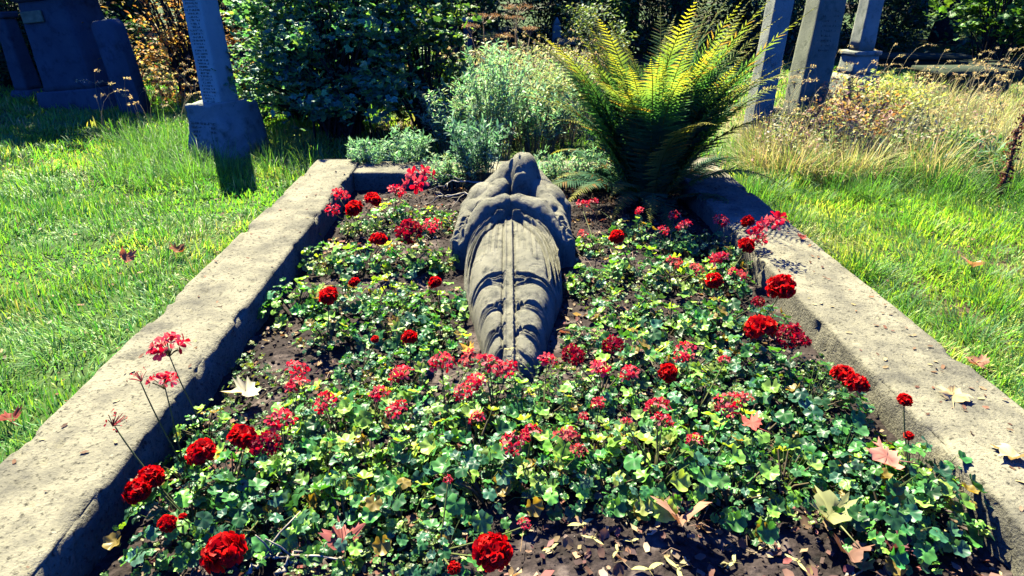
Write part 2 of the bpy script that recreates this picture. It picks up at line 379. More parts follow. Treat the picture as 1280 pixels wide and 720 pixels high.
    ell((hx+.006, 1.66, .36), (.016, .035, .11)); ell((hx+.0, 1.60, .33), (.028, .012, .09))  # nose, lips
    for sg in (-1, 1):
        ell((hx+sg*.036, 1.67, .35), (.026, .020, .09))
        a = np.array([hx+sg*.10, 1.62, .22]); b = np.array([sg*.235+.01, 1.34, .16])
        cap(a+[0, 0, .06], b+[0, .02, .04], .062, .045)                                                             # hood cloth falling to the shoulders
        cap((hx+sg*.075, 1.72, .30), (sg*.25+.02, 1.54, .19), .08, .06)
    H = H + (.0055*fbm(X*30, S*30, 0, 4, 90) - .012*np.clip(fbm(X*45, S*45, 0, 2, 97)-.25, 0, 1))*(H > .02) + .004*fbm(X*9, S*9, 0, 3, 95)
    H = np.where(H < .012, -.09, H)
    # light smoothing so that the walls of the field are not stepped
    for _ in range(1):
        H[1:-1, 1:-1] = (H[1:-1, 1:-1]*2+H[:-2, 1:-1]+H[2:, 1:-1]+H[1:-1, :-2]+H[1:-1, 2:])/6
    A = .052+.032*(S/1.9)
    Xw = A+X; Yw = S0+S; Zw = .10+H
    keep = H > -.088
    mb = MB(); m, n = X.shape; v = np.stack([Xw, Yw, Zw], -1).reshape(-1, 3)
    i = np.arange(m-1)[:, None]*n; j = np.arange(n-1)[None]; qd = np.stack([i+j, i+j+1, i+n+j+1, i+n+j], -1).reshape(-1, 4)
    kk = keep.ravel()[qd].any(1); mb.add(v, qd[kk])
    o = mb.build('recumbent_statue', M['statue'], smooth=True)
    return tag(o, 'weathered stone statue of a robed hooded figure lying among the flowers', 'statue')
make_statue()

# ------------------------------------------------------------------ leaf templates
def fan_leaf(n, fn, cup=.15, ruf=.05, seed=0, shade_c=.85):
    """round leaf, petiole end at origin, blade along +y; fn(theta)->radius"""
    th = np.linspace(-PI*.93, PI*.93, n)
    r = fn(th); x = r*np.sin(th); y = r*np.cos(th)+.55
    z = cup*(r**2) + ruf*.45*np.cos(th*5+cup*9)*r + .05*np.sin(th*2)
    mid = np.stack([x*.5, (y-.55)*.5+.55, z*.2], 1)
    v = np.concatenate([[[0, .45, -.04]], mid, np.stack([x, y, z], 1)]); f3 = np.array([[0, i+1, i] for i in range(1, n)])
    f4 = np.array([[i, i+1, i+1+n, i+n] for i in range(1, n)])
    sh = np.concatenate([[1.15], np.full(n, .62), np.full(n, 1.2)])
    return (v, [f3, f4], sh)
GER = [fan_leaf(30, lambda t: .55*(1+.08*np.cos(t*7)+.06*np.cos(t*21)), .35, .26), fan_leaf(30, lambda t: .55*(1+.09*np.cos(t*5)+.06*np.cos(t*20)), -.25, .24), fan_leaf(30, lambda t: .55*(1+.08*np.cos(t*7)+.05*np.cos(t*23)), .75, .34)]
GERS = [(np.concatenate([t[0]]), t[1], t[2]) for t in GER]
DIA = (np.array([[0, 0, 0], [-.28, .45, .06], [.28, .45, .06], [0, 1, -.08], [0, .45, -.02]], float), [np.array([[0, 4, 1], [0, 2, 4], [1, 4, 3], [4, 2, 3]])])   # pointed leaf, folded
NARROW = (np.array([[0, 0, 0], [-.12, .5, .03], [.12, .5, .03], [0, 1, -.1]], float), [np.array([[0, 2, 3, 1]])])
def maple_tpl(curl=.25, seed=0):
    r = np.random.default_rng(seed)
    half = [(0, .02), (.10, .06), (.30, -.02), (.36, .10), (.50, .12), (.36, .24), (.62, .42), (.44, .44), (.50, .58), (.24, .50), (.20, .62), (.16, .74), (.06, .78), (0, 1.0)]
    pts = half + [(-x, y) for x, y in half[-2:0:-1]]
    p = np.array(pts)+r.normal(0, .012, (len(pts), 2)); c = np.array([[0, .33]])
    p = np.concatenate([c, c+(p-c)*.5, p]); z = curl*(np.abs(p[:, 0])**1.5*1.8+(p[:, 1]-.4)**2*(1+.8*np.sin(seed)))+.07*np.sin(p[:, 0]*9+seed)+.05*np.cos(p[:, 1]*11+seed*2)+r.normal(0, .025, len(p))
    n = len(pts); f3 = [[0, 1+i, 1+(i+1) % n] for i in range(n)]; f4 = [[1+i, 1+n+i, 1+n+(i+1) % n, 1+(i+1) % n] for i in range(n)]
    v = np.concatenate([np.stack([p[:, 0], p[:, 1]-.3, z], 1)])
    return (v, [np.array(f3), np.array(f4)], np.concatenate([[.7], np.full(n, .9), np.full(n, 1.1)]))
SYC = maple_tpl(.1, 5)

def colmix(n, cols, jit=.15, p=None):
    c = np.array(cols)[rng.choice(len(cols), n, p=p)]; return np.clip(c*(1+rng.normal(0, jit, (n, 1)))*(1+rng.normal(0, jit*.4, (n, 3))), .004, 1)

# ------------------------------------------------------------------ geraniums
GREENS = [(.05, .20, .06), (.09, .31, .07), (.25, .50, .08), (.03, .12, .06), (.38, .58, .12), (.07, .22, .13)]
def ger_foliage(R_, Ht, n, bright, seed):
    global rng
    old = rng; rng = np.random.default_rng(seed)
    mb = MB(); st = MB()
    a = rng.uniform(0, 2*PI, n); r = R_*np.sqrt(rng.random(n)); hx, hy = r*np.cos(a), r*np.sin(a)
    q = r/R_; z = Ht*(.25+.75*rng.random(n)**.8)*(1-.5*q**2)
    tilt = -(.15+.75*q)*rng.uniform(.3, 1.2, n)
    yaw = a-PI/2+rng.normal(0, .6, n); sz = rng.uniform(.022, .056, n)
    k = rng.integers(0, 3, n)
    cols = colmix(n, GREENS, .22, p=bright)
    old_l = rng.random(n) < .04; cols[old_l] = (.30, .22, .05)
    for t in range(3):
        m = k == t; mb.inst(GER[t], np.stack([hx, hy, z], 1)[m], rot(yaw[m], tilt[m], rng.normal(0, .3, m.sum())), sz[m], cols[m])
    # small young leaves low in the clump
    n2 = n; a = rng.uniform(0, 2*PI, n2); r = R_*1.15*np.sqrt(rng.random(n2))
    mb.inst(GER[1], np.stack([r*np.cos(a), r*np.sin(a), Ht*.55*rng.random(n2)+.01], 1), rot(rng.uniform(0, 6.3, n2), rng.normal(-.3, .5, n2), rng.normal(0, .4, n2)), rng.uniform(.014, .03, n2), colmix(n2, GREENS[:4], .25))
    for i in range(0, n, 2):
        b = np.array([hx[i]*.3, hy[i]*.3, 0]); e = np.array([hx[i], hy[i], z[i]]); mid = (b+e)/2+[0, 0, .02]
        st.tube([b, mid, e], .0013, 3, (.10, .16, .05), cap=False)
    for i in range(5):
        aa = rng.uniform(0, 6.3); e = np.array([math.cos(aa)*R_*.6, math.sin(aa)*R_*.6, Ht*.6]); st.tube([[0, 0, -.02], e*.5+[0, 0, .01], e], [.005, .004, .0025], 5, (.16, .13, .07), cap=False)
    rng = old
    return mb.mesh('foliage', M['leaf'], smooth=True), st.mesh('stem', M['stem'])
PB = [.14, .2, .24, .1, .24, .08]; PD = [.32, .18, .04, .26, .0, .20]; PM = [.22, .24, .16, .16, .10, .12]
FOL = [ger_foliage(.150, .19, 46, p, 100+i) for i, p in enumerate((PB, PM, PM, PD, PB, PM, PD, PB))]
FOLBIG = [ger_foliage(.19, .23, 95, p, 200+i) for i, p in enumerate((PD, PM, PD))]

def petal_tpl():
    v = np.array([[0, 0, 0], [-.30, .45, .10], [-.34, .85, .06], [0, 1.0, -.02], [.34, .85, .06], [.30, .45, .10], [0, .55, .0]], float)
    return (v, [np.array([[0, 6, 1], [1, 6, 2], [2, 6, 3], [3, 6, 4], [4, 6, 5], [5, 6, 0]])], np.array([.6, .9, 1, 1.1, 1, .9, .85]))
PT = petal_tpl()
def flower_mesh(kind, seed):
    r = np.random.default_rng(seed); mb = MB()
    pal = {'scarlet': [(.75, .006, .012), (.6, .004, .008), (.85, .03, .02), (.45, .003, .01)], 'loose': [(.8, .03, .10), (.85, .12, .17), (.7, .01, .05), (.85, .28, .30)],
           'faded': [(.70, .12, .12), (.75, .2, .17), (.62, .08, .12)], 'crimson': [(.28, .004, .03), (.2, .003, .04), (.4, .01, .04)], 'spent': [(.55, .03, .06), (.45, .03, .05)]}[kind]
    nf, sp = {'scarlet': (50, .40), 'loose': (13, .44), 'faded': (11, .44), 'crimson': (30, .36), 'spent': (5, .22)}[kind]
    # florets: on a dome; unit head radius 1
    i = np.arange(nf)+.5; ph = np.arccos(1-(1.35 if kind in ('scarlet', 'crimson') else .85)*i/nf); th = i*2.39996+r.normal(0, .25, nf)
    ph = ph+r.normal(0, .08, nf); d = np.stack([np.sin(ph)*np.cos(th), np.sin(ph)*np.sin(th), np.cos(ph)*.8], 1)
    rad = (.62 if kind == 'scarlet' else .72 if kind == 'crimson' else .78)*r.uniform(.82, 1.08, nf); c = d*rad[:, None]
    if kind in ('loose', 'faded', 'spent'): c[:, 2] = c[:, 2]*.7+.15*r.random(nf)
    for j in range(nf):
        n_ = d[j]/np.linalg.norm(d[j]); tx = np.cross(n_, [.3, .2, .9]); tx /= np.linalg.norm(tx); ty = np.cross(n_, tx)
        npet = 5 if kind in ('scarlet', 'crimson') else int(r.integers(3, 6)) if kind != 'spent' else 2; a0 = r.uniform(0, 6)
        for k in range(npet):
            a = a0+k*2*PI/npet+r.normal(0, .12); y = tx*math.cos(a)+ty*math.sin(a); lift = r.uniform(.1, .75)
            y = y*math.cos(lift)+n_*math.sin(lift); xx = np.cross(y, n_); xx /= np.linalg.norm(xx); zz = np.cross(xx, y)
            R = np.stack([xx, y, zz], 1)[None]; s_ = sp*r.uniform(.8, 1.15)
            col = np.array(pal[r.integers(len(pal))])*r.uniform(.55, 1.2)
            mb.inst(PT, c[j][None], R, np.array([[s_*(1.1 if kind == 'scarlet' else .75), s_, s_]]), col[None])
    return mb.mesh('flower_head', M['petal'], smooth=True)
def pedicels(kind, seed):
    r = np.random.default_rng(seed); mb = MB(); n = 14 if kind != 'scarlet' else 10
    for j in range(n):
        a = r.uniform(0, 6.3); p = r.uniform(.1, 1.3); e = np.array([math.sin(p)*math.cos(a), math.sin(p)*math.sin(a), math.cos(p)*.7])*.72
        mb.tube([[0, 0, -.35], e*.5+[0, 0, -.12], e], [.035, .028, .028], 3, (.22, .16, .06) if kind != 'spent' else (.45, .05, .06), cap=False)
    return mb.mesh('pedicel', M['stem'])
FL = {k: [(flower_mesh(k, 11+7*i+len(k)), pedicels(k, 5+i)) for i in range(3)] for k in ('scarlet', 'loose', 'faded', 'crimson', 'spent')}

# plants: photo pixel of the middle of the clump, size, variant set (b bright, m medium, d dark), label of its place
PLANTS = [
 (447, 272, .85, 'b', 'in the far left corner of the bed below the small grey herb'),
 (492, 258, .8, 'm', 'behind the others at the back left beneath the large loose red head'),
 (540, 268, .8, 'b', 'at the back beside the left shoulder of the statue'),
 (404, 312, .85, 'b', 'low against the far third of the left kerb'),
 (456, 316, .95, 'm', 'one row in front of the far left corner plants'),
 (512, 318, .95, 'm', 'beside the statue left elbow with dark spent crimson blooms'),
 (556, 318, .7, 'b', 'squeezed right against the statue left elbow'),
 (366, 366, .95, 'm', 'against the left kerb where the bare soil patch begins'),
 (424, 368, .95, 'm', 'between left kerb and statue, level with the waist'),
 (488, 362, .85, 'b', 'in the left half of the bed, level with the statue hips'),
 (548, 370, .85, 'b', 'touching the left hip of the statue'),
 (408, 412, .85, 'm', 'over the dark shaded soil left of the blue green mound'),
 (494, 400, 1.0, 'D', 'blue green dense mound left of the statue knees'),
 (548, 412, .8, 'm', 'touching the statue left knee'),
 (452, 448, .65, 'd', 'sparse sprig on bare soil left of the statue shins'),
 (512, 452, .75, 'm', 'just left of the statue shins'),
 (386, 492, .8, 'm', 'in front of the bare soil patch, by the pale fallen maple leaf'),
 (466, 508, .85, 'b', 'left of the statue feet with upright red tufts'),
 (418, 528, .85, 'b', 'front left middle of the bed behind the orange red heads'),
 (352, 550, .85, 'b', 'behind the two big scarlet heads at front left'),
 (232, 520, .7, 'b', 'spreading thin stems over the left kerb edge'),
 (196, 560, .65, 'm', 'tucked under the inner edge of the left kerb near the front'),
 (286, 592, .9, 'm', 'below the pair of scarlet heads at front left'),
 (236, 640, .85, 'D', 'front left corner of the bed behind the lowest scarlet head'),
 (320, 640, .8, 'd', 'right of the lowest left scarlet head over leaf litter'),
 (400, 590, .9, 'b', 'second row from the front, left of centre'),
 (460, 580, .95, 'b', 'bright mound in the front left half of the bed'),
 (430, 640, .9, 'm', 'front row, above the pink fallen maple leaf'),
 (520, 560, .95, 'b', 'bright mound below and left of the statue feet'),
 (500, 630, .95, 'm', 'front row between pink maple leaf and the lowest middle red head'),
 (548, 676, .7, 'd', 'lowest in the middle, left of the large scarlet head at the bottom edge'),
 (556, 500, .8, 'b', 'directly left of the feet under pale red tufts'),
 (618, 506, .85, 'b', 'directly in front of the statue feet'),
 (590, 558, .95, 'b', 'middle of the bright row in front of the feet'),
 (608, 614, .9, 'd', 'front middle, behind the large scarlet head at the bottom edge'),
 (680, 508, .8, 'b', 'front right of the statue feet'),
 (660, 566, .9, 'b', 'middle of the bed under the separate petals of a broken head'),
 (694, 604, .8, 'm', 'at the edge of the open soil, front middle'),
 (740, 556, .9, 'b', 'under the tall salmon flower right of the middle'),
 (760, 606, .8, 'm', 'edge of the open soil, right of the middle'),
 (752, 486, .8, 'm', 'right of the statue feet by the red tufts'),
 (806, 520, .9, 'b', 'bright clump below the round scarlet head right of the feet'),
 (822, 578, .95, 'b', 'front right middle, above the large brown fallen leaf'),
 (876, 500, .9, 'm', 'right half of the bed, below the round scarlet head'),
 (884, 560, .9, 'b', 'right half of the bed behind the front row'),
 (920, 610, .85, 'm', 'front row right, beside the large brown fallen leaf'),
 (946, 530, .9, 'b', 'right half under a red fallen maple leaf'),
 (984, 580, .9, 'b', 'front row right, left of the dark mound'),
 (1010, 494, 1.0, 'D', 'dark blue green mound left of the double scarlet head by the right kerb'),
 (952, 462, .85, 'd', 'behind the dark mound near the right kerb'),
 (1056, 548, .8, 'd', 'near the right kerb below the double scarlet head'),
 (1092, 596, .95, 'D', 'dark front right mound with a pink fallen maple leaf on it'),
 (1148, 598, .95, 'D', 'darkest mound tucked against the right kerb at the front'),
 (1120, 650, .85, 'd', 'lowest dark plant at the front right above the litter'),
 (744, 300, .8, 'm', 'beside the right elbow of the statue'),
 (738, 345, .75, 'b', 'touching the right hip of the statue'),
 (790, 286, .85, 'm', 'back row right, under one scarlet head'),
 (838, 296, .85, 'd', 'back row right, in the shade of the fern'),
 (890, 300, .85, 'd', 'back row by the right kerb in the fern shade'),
 (792, 330, .9, 'b', 'second row right of the statue'),
 (848, 342, .9, 'b', 'middle of the right half, level with the statue hips'),
 (908, 340, .9, 'm', 'near the right kerb under two scarlet heads'),
 (944, 318, .75, 'm', 'hanging over the inner edge of the right kerb'),
 (784, 384, .9, 'm', 'right of the statue thighs'),
 (840, 392, .95, 'b', 'right half of the bed, level with the statue knees'),
 (900, 396, .95, 'm', 'third from the right kerb, level with the statue knees'),
 (954, 384, .85, 'd', 'against the right kerb under the large scarlet head'),
 (732, 420, .6, 'b', 'thin sprig on bare soil right of the statue knees'),
 (800, 440, .9, 'm', 'right of the statue shins'),
 (866, 446, .9, 'b', 'right half, level with the statue shins'),
 (930, 438, .9, 'd', 'below the deep scarlet head near the right kerb'),
]
# flower heads: photo pixel, radius in pixels, kind, height of the head above the ground
FLOWERS = [
 (443, 261, 13, 'scarlet'), (466, 250, 12, 'scarlet'), (524, 228, 17, 'loose'), (495, 241, 9, 'loose'), (473, 300, 13, 'scarlet'), (512, 290, 15, 'crimson'), (540, 284, 10, 'loose'),
 (425, 246, 9, 'loose'), (416, 264, 8, 'loose'), (411, 370, 14, 'scarlet'), (443, 353, 8, 'scarlet'), (544, 353, 10, 'scarlet'), (512, 422, 12, 'scarlet'), (469, 424, 6, 'scarlet'),
 (371, 464, 11, 'loose'), (372, 484, 12, 'loose'), (503, 470, 13, 'loose'), (497, 514, 12, 'loose'), (474, 494, 10, 'loose'), (407, 505, 12, 'loose'), (350, 528, 14, 'loose'), (303, 548, 20, 'scarlet'), (332, 556, 15, 'crimson'),
 (252, 566, 19, 'scarlet'), (280, 691, 27, 'scarlet'), (188, 598, 17, 'scarlet'), (172, 614, 16, 'scarlet'), (209, 654, 11, 'scarlet'), (228, 646, 5, 'scarlet'),
 (210, 438, 17, 'loose', .43), (205, 480, 13, 'loose', .41), (174, 472, 11, 'spent', .45), (142, 528, 14, 'spent', .44),
 (615, 690, 27, 'scarlet'), (568, 710, 9, 'scarlet'), (552, 456, 14, 'loose'), (588, 450, 12, 'faded'), (612, 458, 14, 'loose'), (634, 464, 12, 'loose'), (596, 480, 13, 'loose'), (578, 492, 10, 'loose'), (597, 524, 9, 'loose'),
 (642, 556, 14, 'loose'), (664, 543, 11, 'loose'), (708, 548, 14, 'faded'), (722, 566, 10, 'faded'), (683, 452, 10, 'loose'), (716, 444, 13, 'crimson'), (749, 464, 12, 'loose'), (788, 468, 11, 'loose'),
 (835, 466, 14, 'scarlet'), (857, 441, 12, 'loose'), (822, 512, 14, 'loose'), (828, 528, 11, 'loose'), (749, 506, 9, 'loose'), (730, 522, 6, 'loose'), (783, 528, 6, 'loose'), (910, 506, 13, 'loose'), (928, 500, 10, 'faded'), (868, 552, 9, 'loose'),
 (771, 296, 11, 'scarlet'), (893, 351, 12, 'scarlet'), (900, 326, 11, 'loose'), (922, 346, 10, 'faded'), (935, 277, 9, 'scarlet'), (933, 307, 12, 'scarlet'), (944, 298, 11, 'loose'), (967, 282, 14, 'loose', .40),
 (977, 359, 19, 'scarlet', .38), (950, 411, 21, 'scarlet'), (988, 420, 14, 'crimson'), (1002, 428, 9, 'crimson'), (1054, 470, 16, 'scarlet'), (1070, 480, 15, 'scarlet'), (1131, 500, 9, 'scarlet', .40), (1136, 545, 6, 'scarlet'),
 (800, 264, 5, 'loose'), (843, 270, 6, 'loose'), (856, 284, 8, 'loose'), (829, 289, 6, 'loose'), (900, 278, 8, 'loose'), (905, 452, 7, 'loose'), (766, 432, 12, 'crimson'), (728, 258, 8, 'loose'), (742, 254, 6, 'loose'), (728, 294, 6, 'faded'), (842, 330, 9, 'faded'), (870, 338, 8, 'faded'), (655, 656, 7, 'loose'), (560, 600, 5, 'loose'), (948, 378, 7, 'crimson'),
]
geo = []
nper = {}
PW = [P(p[0], p[1]-(14 if p[1] > 598 and p[0] > 580 else 0), .21) for p in PLANTS]
for fl in FLOWERS:
    z = fl[4] if len(fl) > 4 else .30
    w_ = P(fl[0], fl[1], z)
    d = [np.hypot(w_[0]-q[0], w_[1]-q[1]-.03) for q in PW]; nper.setdefault(int(np.argmin(d)), []).append((w_, fl))
NUMW = {1: 'one', 2: 'two', 3: 'three', 4: 'four', 5: 'five', 6: 'six'}
for i, (p, w_) in enumerate(zip(PLANTS, PW)):
    x, y = float(np.clip(w_[0], KX1+.09, KX2-.09)), w_[1]
    h = nper.get(i, [])
    lead = 'flowerless geranium' if not h else ('geranium' if len(p[4].split()) > 11 else f"geranium with {NUMW.get(len(h), 'several')} red head{'s' if len(h) > 1 else ''}")
    lab = lead + ' ' + p[4]; lab = ' '.join(lab.split()[:16])
    t = thing('geranium_plant', lab, 'geranium', (x, y, float(soil_z(np.array(x), np.array(y)))), group='red geraniums planted in the bed')
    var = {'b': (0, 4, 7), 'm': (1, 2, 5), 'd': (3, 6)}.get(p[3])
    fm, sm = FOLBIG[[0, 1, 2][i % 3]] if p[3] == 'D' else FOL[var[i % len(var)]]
    rz = rng.uniform(0, 6.3); sc = p[2]*rng.uniform(.82, 1.06)
    link('foliage', fm, t, rz=rz, sc=sc); link('stem', sm, t, rz=rz, sc=sc)
    for (fw, fl) in h:
        dist = np.linalg.norm(fw-CAM); r = fl[2]*dist/F*.98*(1.0 if fl[3] == 'scarlet' else 1.3)
        loc = fw-np.array(t.location); me, pe = FL[fl[3]][int(rng.integers(3))]
        o = link('flower_head', me, t, loc, rng.uniform(0, 6.3), r)
        o.rotation_euler.x = rng.normal(.25, .15); o.rotation_euler.y = rng.normal(0, .2)
        link('pedicel', pe, o)
        b = np.array([0, 0, .05]); top = loc-np.array([0, 0, r*.3]); mid = (b+top)/2; mid[:2] = top[:2]*.75; mid[2] += .02
        tt = np.linspace(0, 1, 7)[:, None]; pts = (1-tt)**2*b+2*tt*(1-tt)*mid+tt**2*top
        MB().tube(pts, np.linspace(.0024, .0017, 7), 5, (.14, .17, .05)).build('stalk', M['stem'], t)

# ------------------------------------------------------------------ weeds, litter, fallen leaves, maple keys
def weeds():
    mb = MB(); N = 5200
    y = KY1+.1+(KY2-KY1-.2)*rng.random(N)**1.2; x = rng.uniform(KX1+.05, KX2-.05, N)
    d = fbm(x*2.3, y*2.3, 0, 3, 61)+.25*(y < 2.4)
    # keep bare where the photo shows bare soil
    bare = (np.hypot((x+.72)/.25, (y-2.35)/.4) < 1) | (y < 1.35+.15*np.sin(x*5)) & (x > 0) | (np.abs(x-.08) < .27) & (y > 1.98) & (y < 3.9) | (y > 3.75)
    k = (d > .28) & ~bare; x, y = x[k], y[k]; n = len(x)
    for j in range(4):
        xx = x+rng.normal(0, .02, n); yy = y+rng.normal(0, .02, n); z = soil_z(xx, yy)+.012+.05*rng.random(n)
        mb.inst(GER[j % 3], np.stack([xx, yy, z], 1), rot(rng.uniform(0, 6.3, n), rng.normal(-.2, .5, n), rng.normal(0, .4, n)), rng.uniform(.007, .018, n), colmix(n, [(.08, .19, .05), (.12, .26, .06), (.06, .14, .06), (.20, .28, .08)], .2))
    tag(mb.build('ground_weeds', M['leaf'], smooth=True), kind='stuff')
weeds()
def litter():
    mb = MB(); N = 6500
    v = np.array([[-.5, -.3, .1], [0, -.5, -.05], [.5, -.25, .12], [.55, .3, 0], [.1, .5, .15], [-.45, .35, -.05], [0, 0, -.08]]); f = np.array([[6, i, (i+1) % 6] for i in range(6)])
    x = rng.uniform(KX1+.03, KX2-.03, N); y = KY1+.05+(KY2-KY1-.1)*rng.random(N)**1.3
    d = fbm(x*3, y*3, 0, 3, 71)+.40*(y < 1.75)-.02+.25*((np.abs(x-.45) < .2) & (y > 1.9) & (y < 3)); k = d > .03; x, y = x[k], y[k]; n = len(x)
    s = rng.uniform(.008, .03, n)*(1+.6*(rng.random(n) > .9))
    cols = colmix(n, [(.22, .12, .09), (.14, .07, .06), (.35, .24, .15), (.5, .42, .25), (.28, .10, .09), (.10, .06, .055)], .2, p=[.22, .18, .24, .16, .1, .1])
    mb.inst((v, [f]), np.stack([x, y, soil_z(x, y)+.006+s*.15], 1), rot(rng.uniform(0, 6, n), rng.normal(0, .4, n), rng.normal(0, .4, n)), np.stack([s, s*rng.uniform(.4, 1, n), s], 1), cols)
    # bits lying on the kerb tops and on the lawn
    for (a, b, c, d_, zz, m) in ((KX0+.02, KX1-.02, 1, 4.6, None, 60), (KX2+.02, KX3-.02, .9, 4.6, None, 170), (-5, KX0-.03, 1.3, 6, 'g', 700), (KX3+.03, 4.5, 1.5, 5, 'g', 600)):
        x = rng.uniform(a, b, m); y = rng.uniform(c, d_, m); z = np.full(m, KTOP+.004) if zz is None else ground_z(x, y)+.03
        s = rng.uniform(.006, .022 if zz is None else .03, m)
        mb.inst((v, [f]), np.stack([x, y, z], 1), rot(rng.uniform(0, 6, m), rng.normal(0, .2, m), rng.normal(0, .2, m)), np.stack([s, s*.6, s*.5], 1), colmix(m, [(.25, .13, .08), (.15, .09, .06), (.40, .32, .18)], .2))
    tag(mb.build('leaf_litter', M['dryleaf']), kind='stuff')
    # thin dry stalks among the litter
    mb = MB()
    for i in range(230):
        x, y = rng.uniform(KX1+.1, KX2-.1), KY1+.2+3.4*rng.random()**1.4; a = rng.uniform(0, 6.3); L = rng.uniform(.03, .12)
        z = float(soil_z(np.array(x), np.array(y)))+.012; e = np.array([x+L*math.cos(a), y+L*math.sin(a), z+rng.uniform(0, .02)])
        mb.tube([[x, y, z], ((x+e[0])/2, (y+e[1])/2+.006, z+.015), e], rng.uniform(.0008, .002), 4, colmix(1, [(.25, .16, .10), (.35, .28, .17)])[0], cap=False)
    tag(mb.build('dry_stalk_litter', M['stem']), kind='stuff')
litter()
# px, py, width in px, yaw, colour, curl, height above ground, label
MAPLES = [
 (308, 490, 44, 2.2, (.62, .56, .38), .25, .16, 'large pale cream fallen maple leaf on bare soil near the left kerb'),
 (427, 676, 48, .4, (.42, .13, .12), .5, .17, 'crumpled pink red fallen maple leaf at the lower left of the bed'),
 (850, 645, 62, 2.9, (.40, .22, .15), .5, .19, 'large folded tan brown fallen maple leaf in front of the geraniums'),
 (1040, 642, 56, .2, (.34, .36, .15), .35, .18, 'grey green fallen maple leaf on the litter at the front right'),
 (1109, 573, 44, 1.4, (.62, .26, .20), .2, .31, 'salmon pink fallen maple leaf resting on the dark right mound'),
 (940, 531, 30, .8, (.60, .14, .11), .3, .30, 'small red fallen maple leaf caught on right hand geraniums'),
 (1117, 684, 46, 1.0, (.14, .05, .07), .5, .15, 'dark maroon curled fallen leaf in the lower right corner of the bed'),
 (1062, 690, 40, 3.0, (.22, .12, .09), .5, .15, 'brown curled fallen leaf left of the maroon one'),
 (1192, 494, 30, -.6, (.62, .48, .24), .15, .262, 'yellow tan maple leaf flat on the right kerb'),
 (1265, 568, 34, 1.9, (.60, .52, .30), .25, .262, 'pale curled leaf on the right kerb at the edge of the photo'),
 (1003, 297, 13, .5, (.45, .08, .06), .2, .262, 'small red leaf on the right kerb near its outer edge'),
 (156, 323, 28, 1.3, (.55, .20, .13), .6, .07, 'upright red brown leaf in the grass left of the kerb'),
 (222, 314, 26, -.4, (.30, .12, .06), .5, .06, 'dark brown leaf in the grass right of the red brown leaf'),
 (12, 524, 30, .9, (.30, .06, .05), .5, .05, 'deep red leaf in the grass at the left edge of the photo'),
 (1215, 330, 26, 2.0, (.60, .38, .22), .3, .08, 'pale tan leaf in the right lawn'),
 (1222, 455, 30, .3, (.42, .20, .14), .5, .05, 'curled brown leaf where the right kerb meets the grass'),
 (190, 606, 40, 2.0, (.32, .27, .16), .4, .17, 'dull olive leaf under the scarlet heads by the left kerb'),
 (640, 300+185, 1, 0, (.5, .4, .2), .3, .2, None),
 (585, 436, 20, 1.1, (.62, .36, .05), .3, .20, 'golden yellow leaf leaning on the lower left of the statue robe'),
 (762, 338+90, 24, .3, (.38, .12, .14), .5, .15, 'wine red curled leaf on soil right of the statue knees'),
]
for i, (px, py, wpx, yw, c, curl, z, lab) in enumerate(MAPLES):
    if lab is None: continue
    p = P(px, py, z); s = wpx*np.linalg.norm(p-CAM)/F*(.68 if px < 400 and py < 540 and px != 308 or px > 1205 and py < 460 else .92)
    tp = maple_tpl(curl, i+3); n = 1; mb = MB(); cc = np.array(c)
    vcol = cc[None]*np.clip(tp[2][:, None]*(1+rng.normal(0, .12, (len(tp[2]), 1))), .4, 1.5)
    mb.add(tp[0], tp[1], vcol); o = mb.build('maple_leaf', M['dryleaf'], smooth=True, loc=p)
    o.rotation_euler = (rng.normal(.15, .15)+(.6 if 'upright' in lab or 'folded' in lab else 0), rng.normal(0, .15), yw); o.scale = (s, s, s)
    tag(o, lab, 'leaf')
    MB().tube([[0, -.28, .02], [.03, -.6, .06], [.10, -.85, .02]], [.018, .012, .016], 5, cc*.8).build('leaf_stalk', M['stem'], o)
# winged maple keys
def key_mesh():
    mb = MB()
    for sg in (-1, 1):
        t = np.linspace(0, 1, 9); wv = .16*np.sin(np.clip(t*1.05+.06, 0, 1)*PI)**.6+.02; ax = np.stack([sg*t*1.0*np.cos(.5*t), t*.55-.25*t**2, .05*np.sin(t*3)], 1)
        nrm = np.array([-sg*.45, .9, 0]); up = ax+nrm*wv[:, None]; lo = ax-nrm*wv[:, None]*.35
        v = np.concatenate([up, ax, lo]); v[:9, 2] += .03; q = [[i, i+1, i+10, i+9] for i in range(8)]+[[i+9, i+10, i+19, i+18] for i in range(8)]
        mb.add(v, np.array(q), (.58, .55, .22)); a = np.linspace(0, 2*PI, 7)[:-1]
        mb.tube([[sg*.0, .0, .02], [sg*.10, .04, .05], [sg*.2, .09, .02]], [.04, .085, .03], 6, (.42, .38, .16))
    mb.tube([[0, 0, .02], [0, -.25, .06], [.03, -.5, .02]], [.02, .015, .015], 4, (.4, .35, .15)); return mb.mesh('maple_key', M['dryleaf'], smooth=True)
KEY = [key_mesh()]
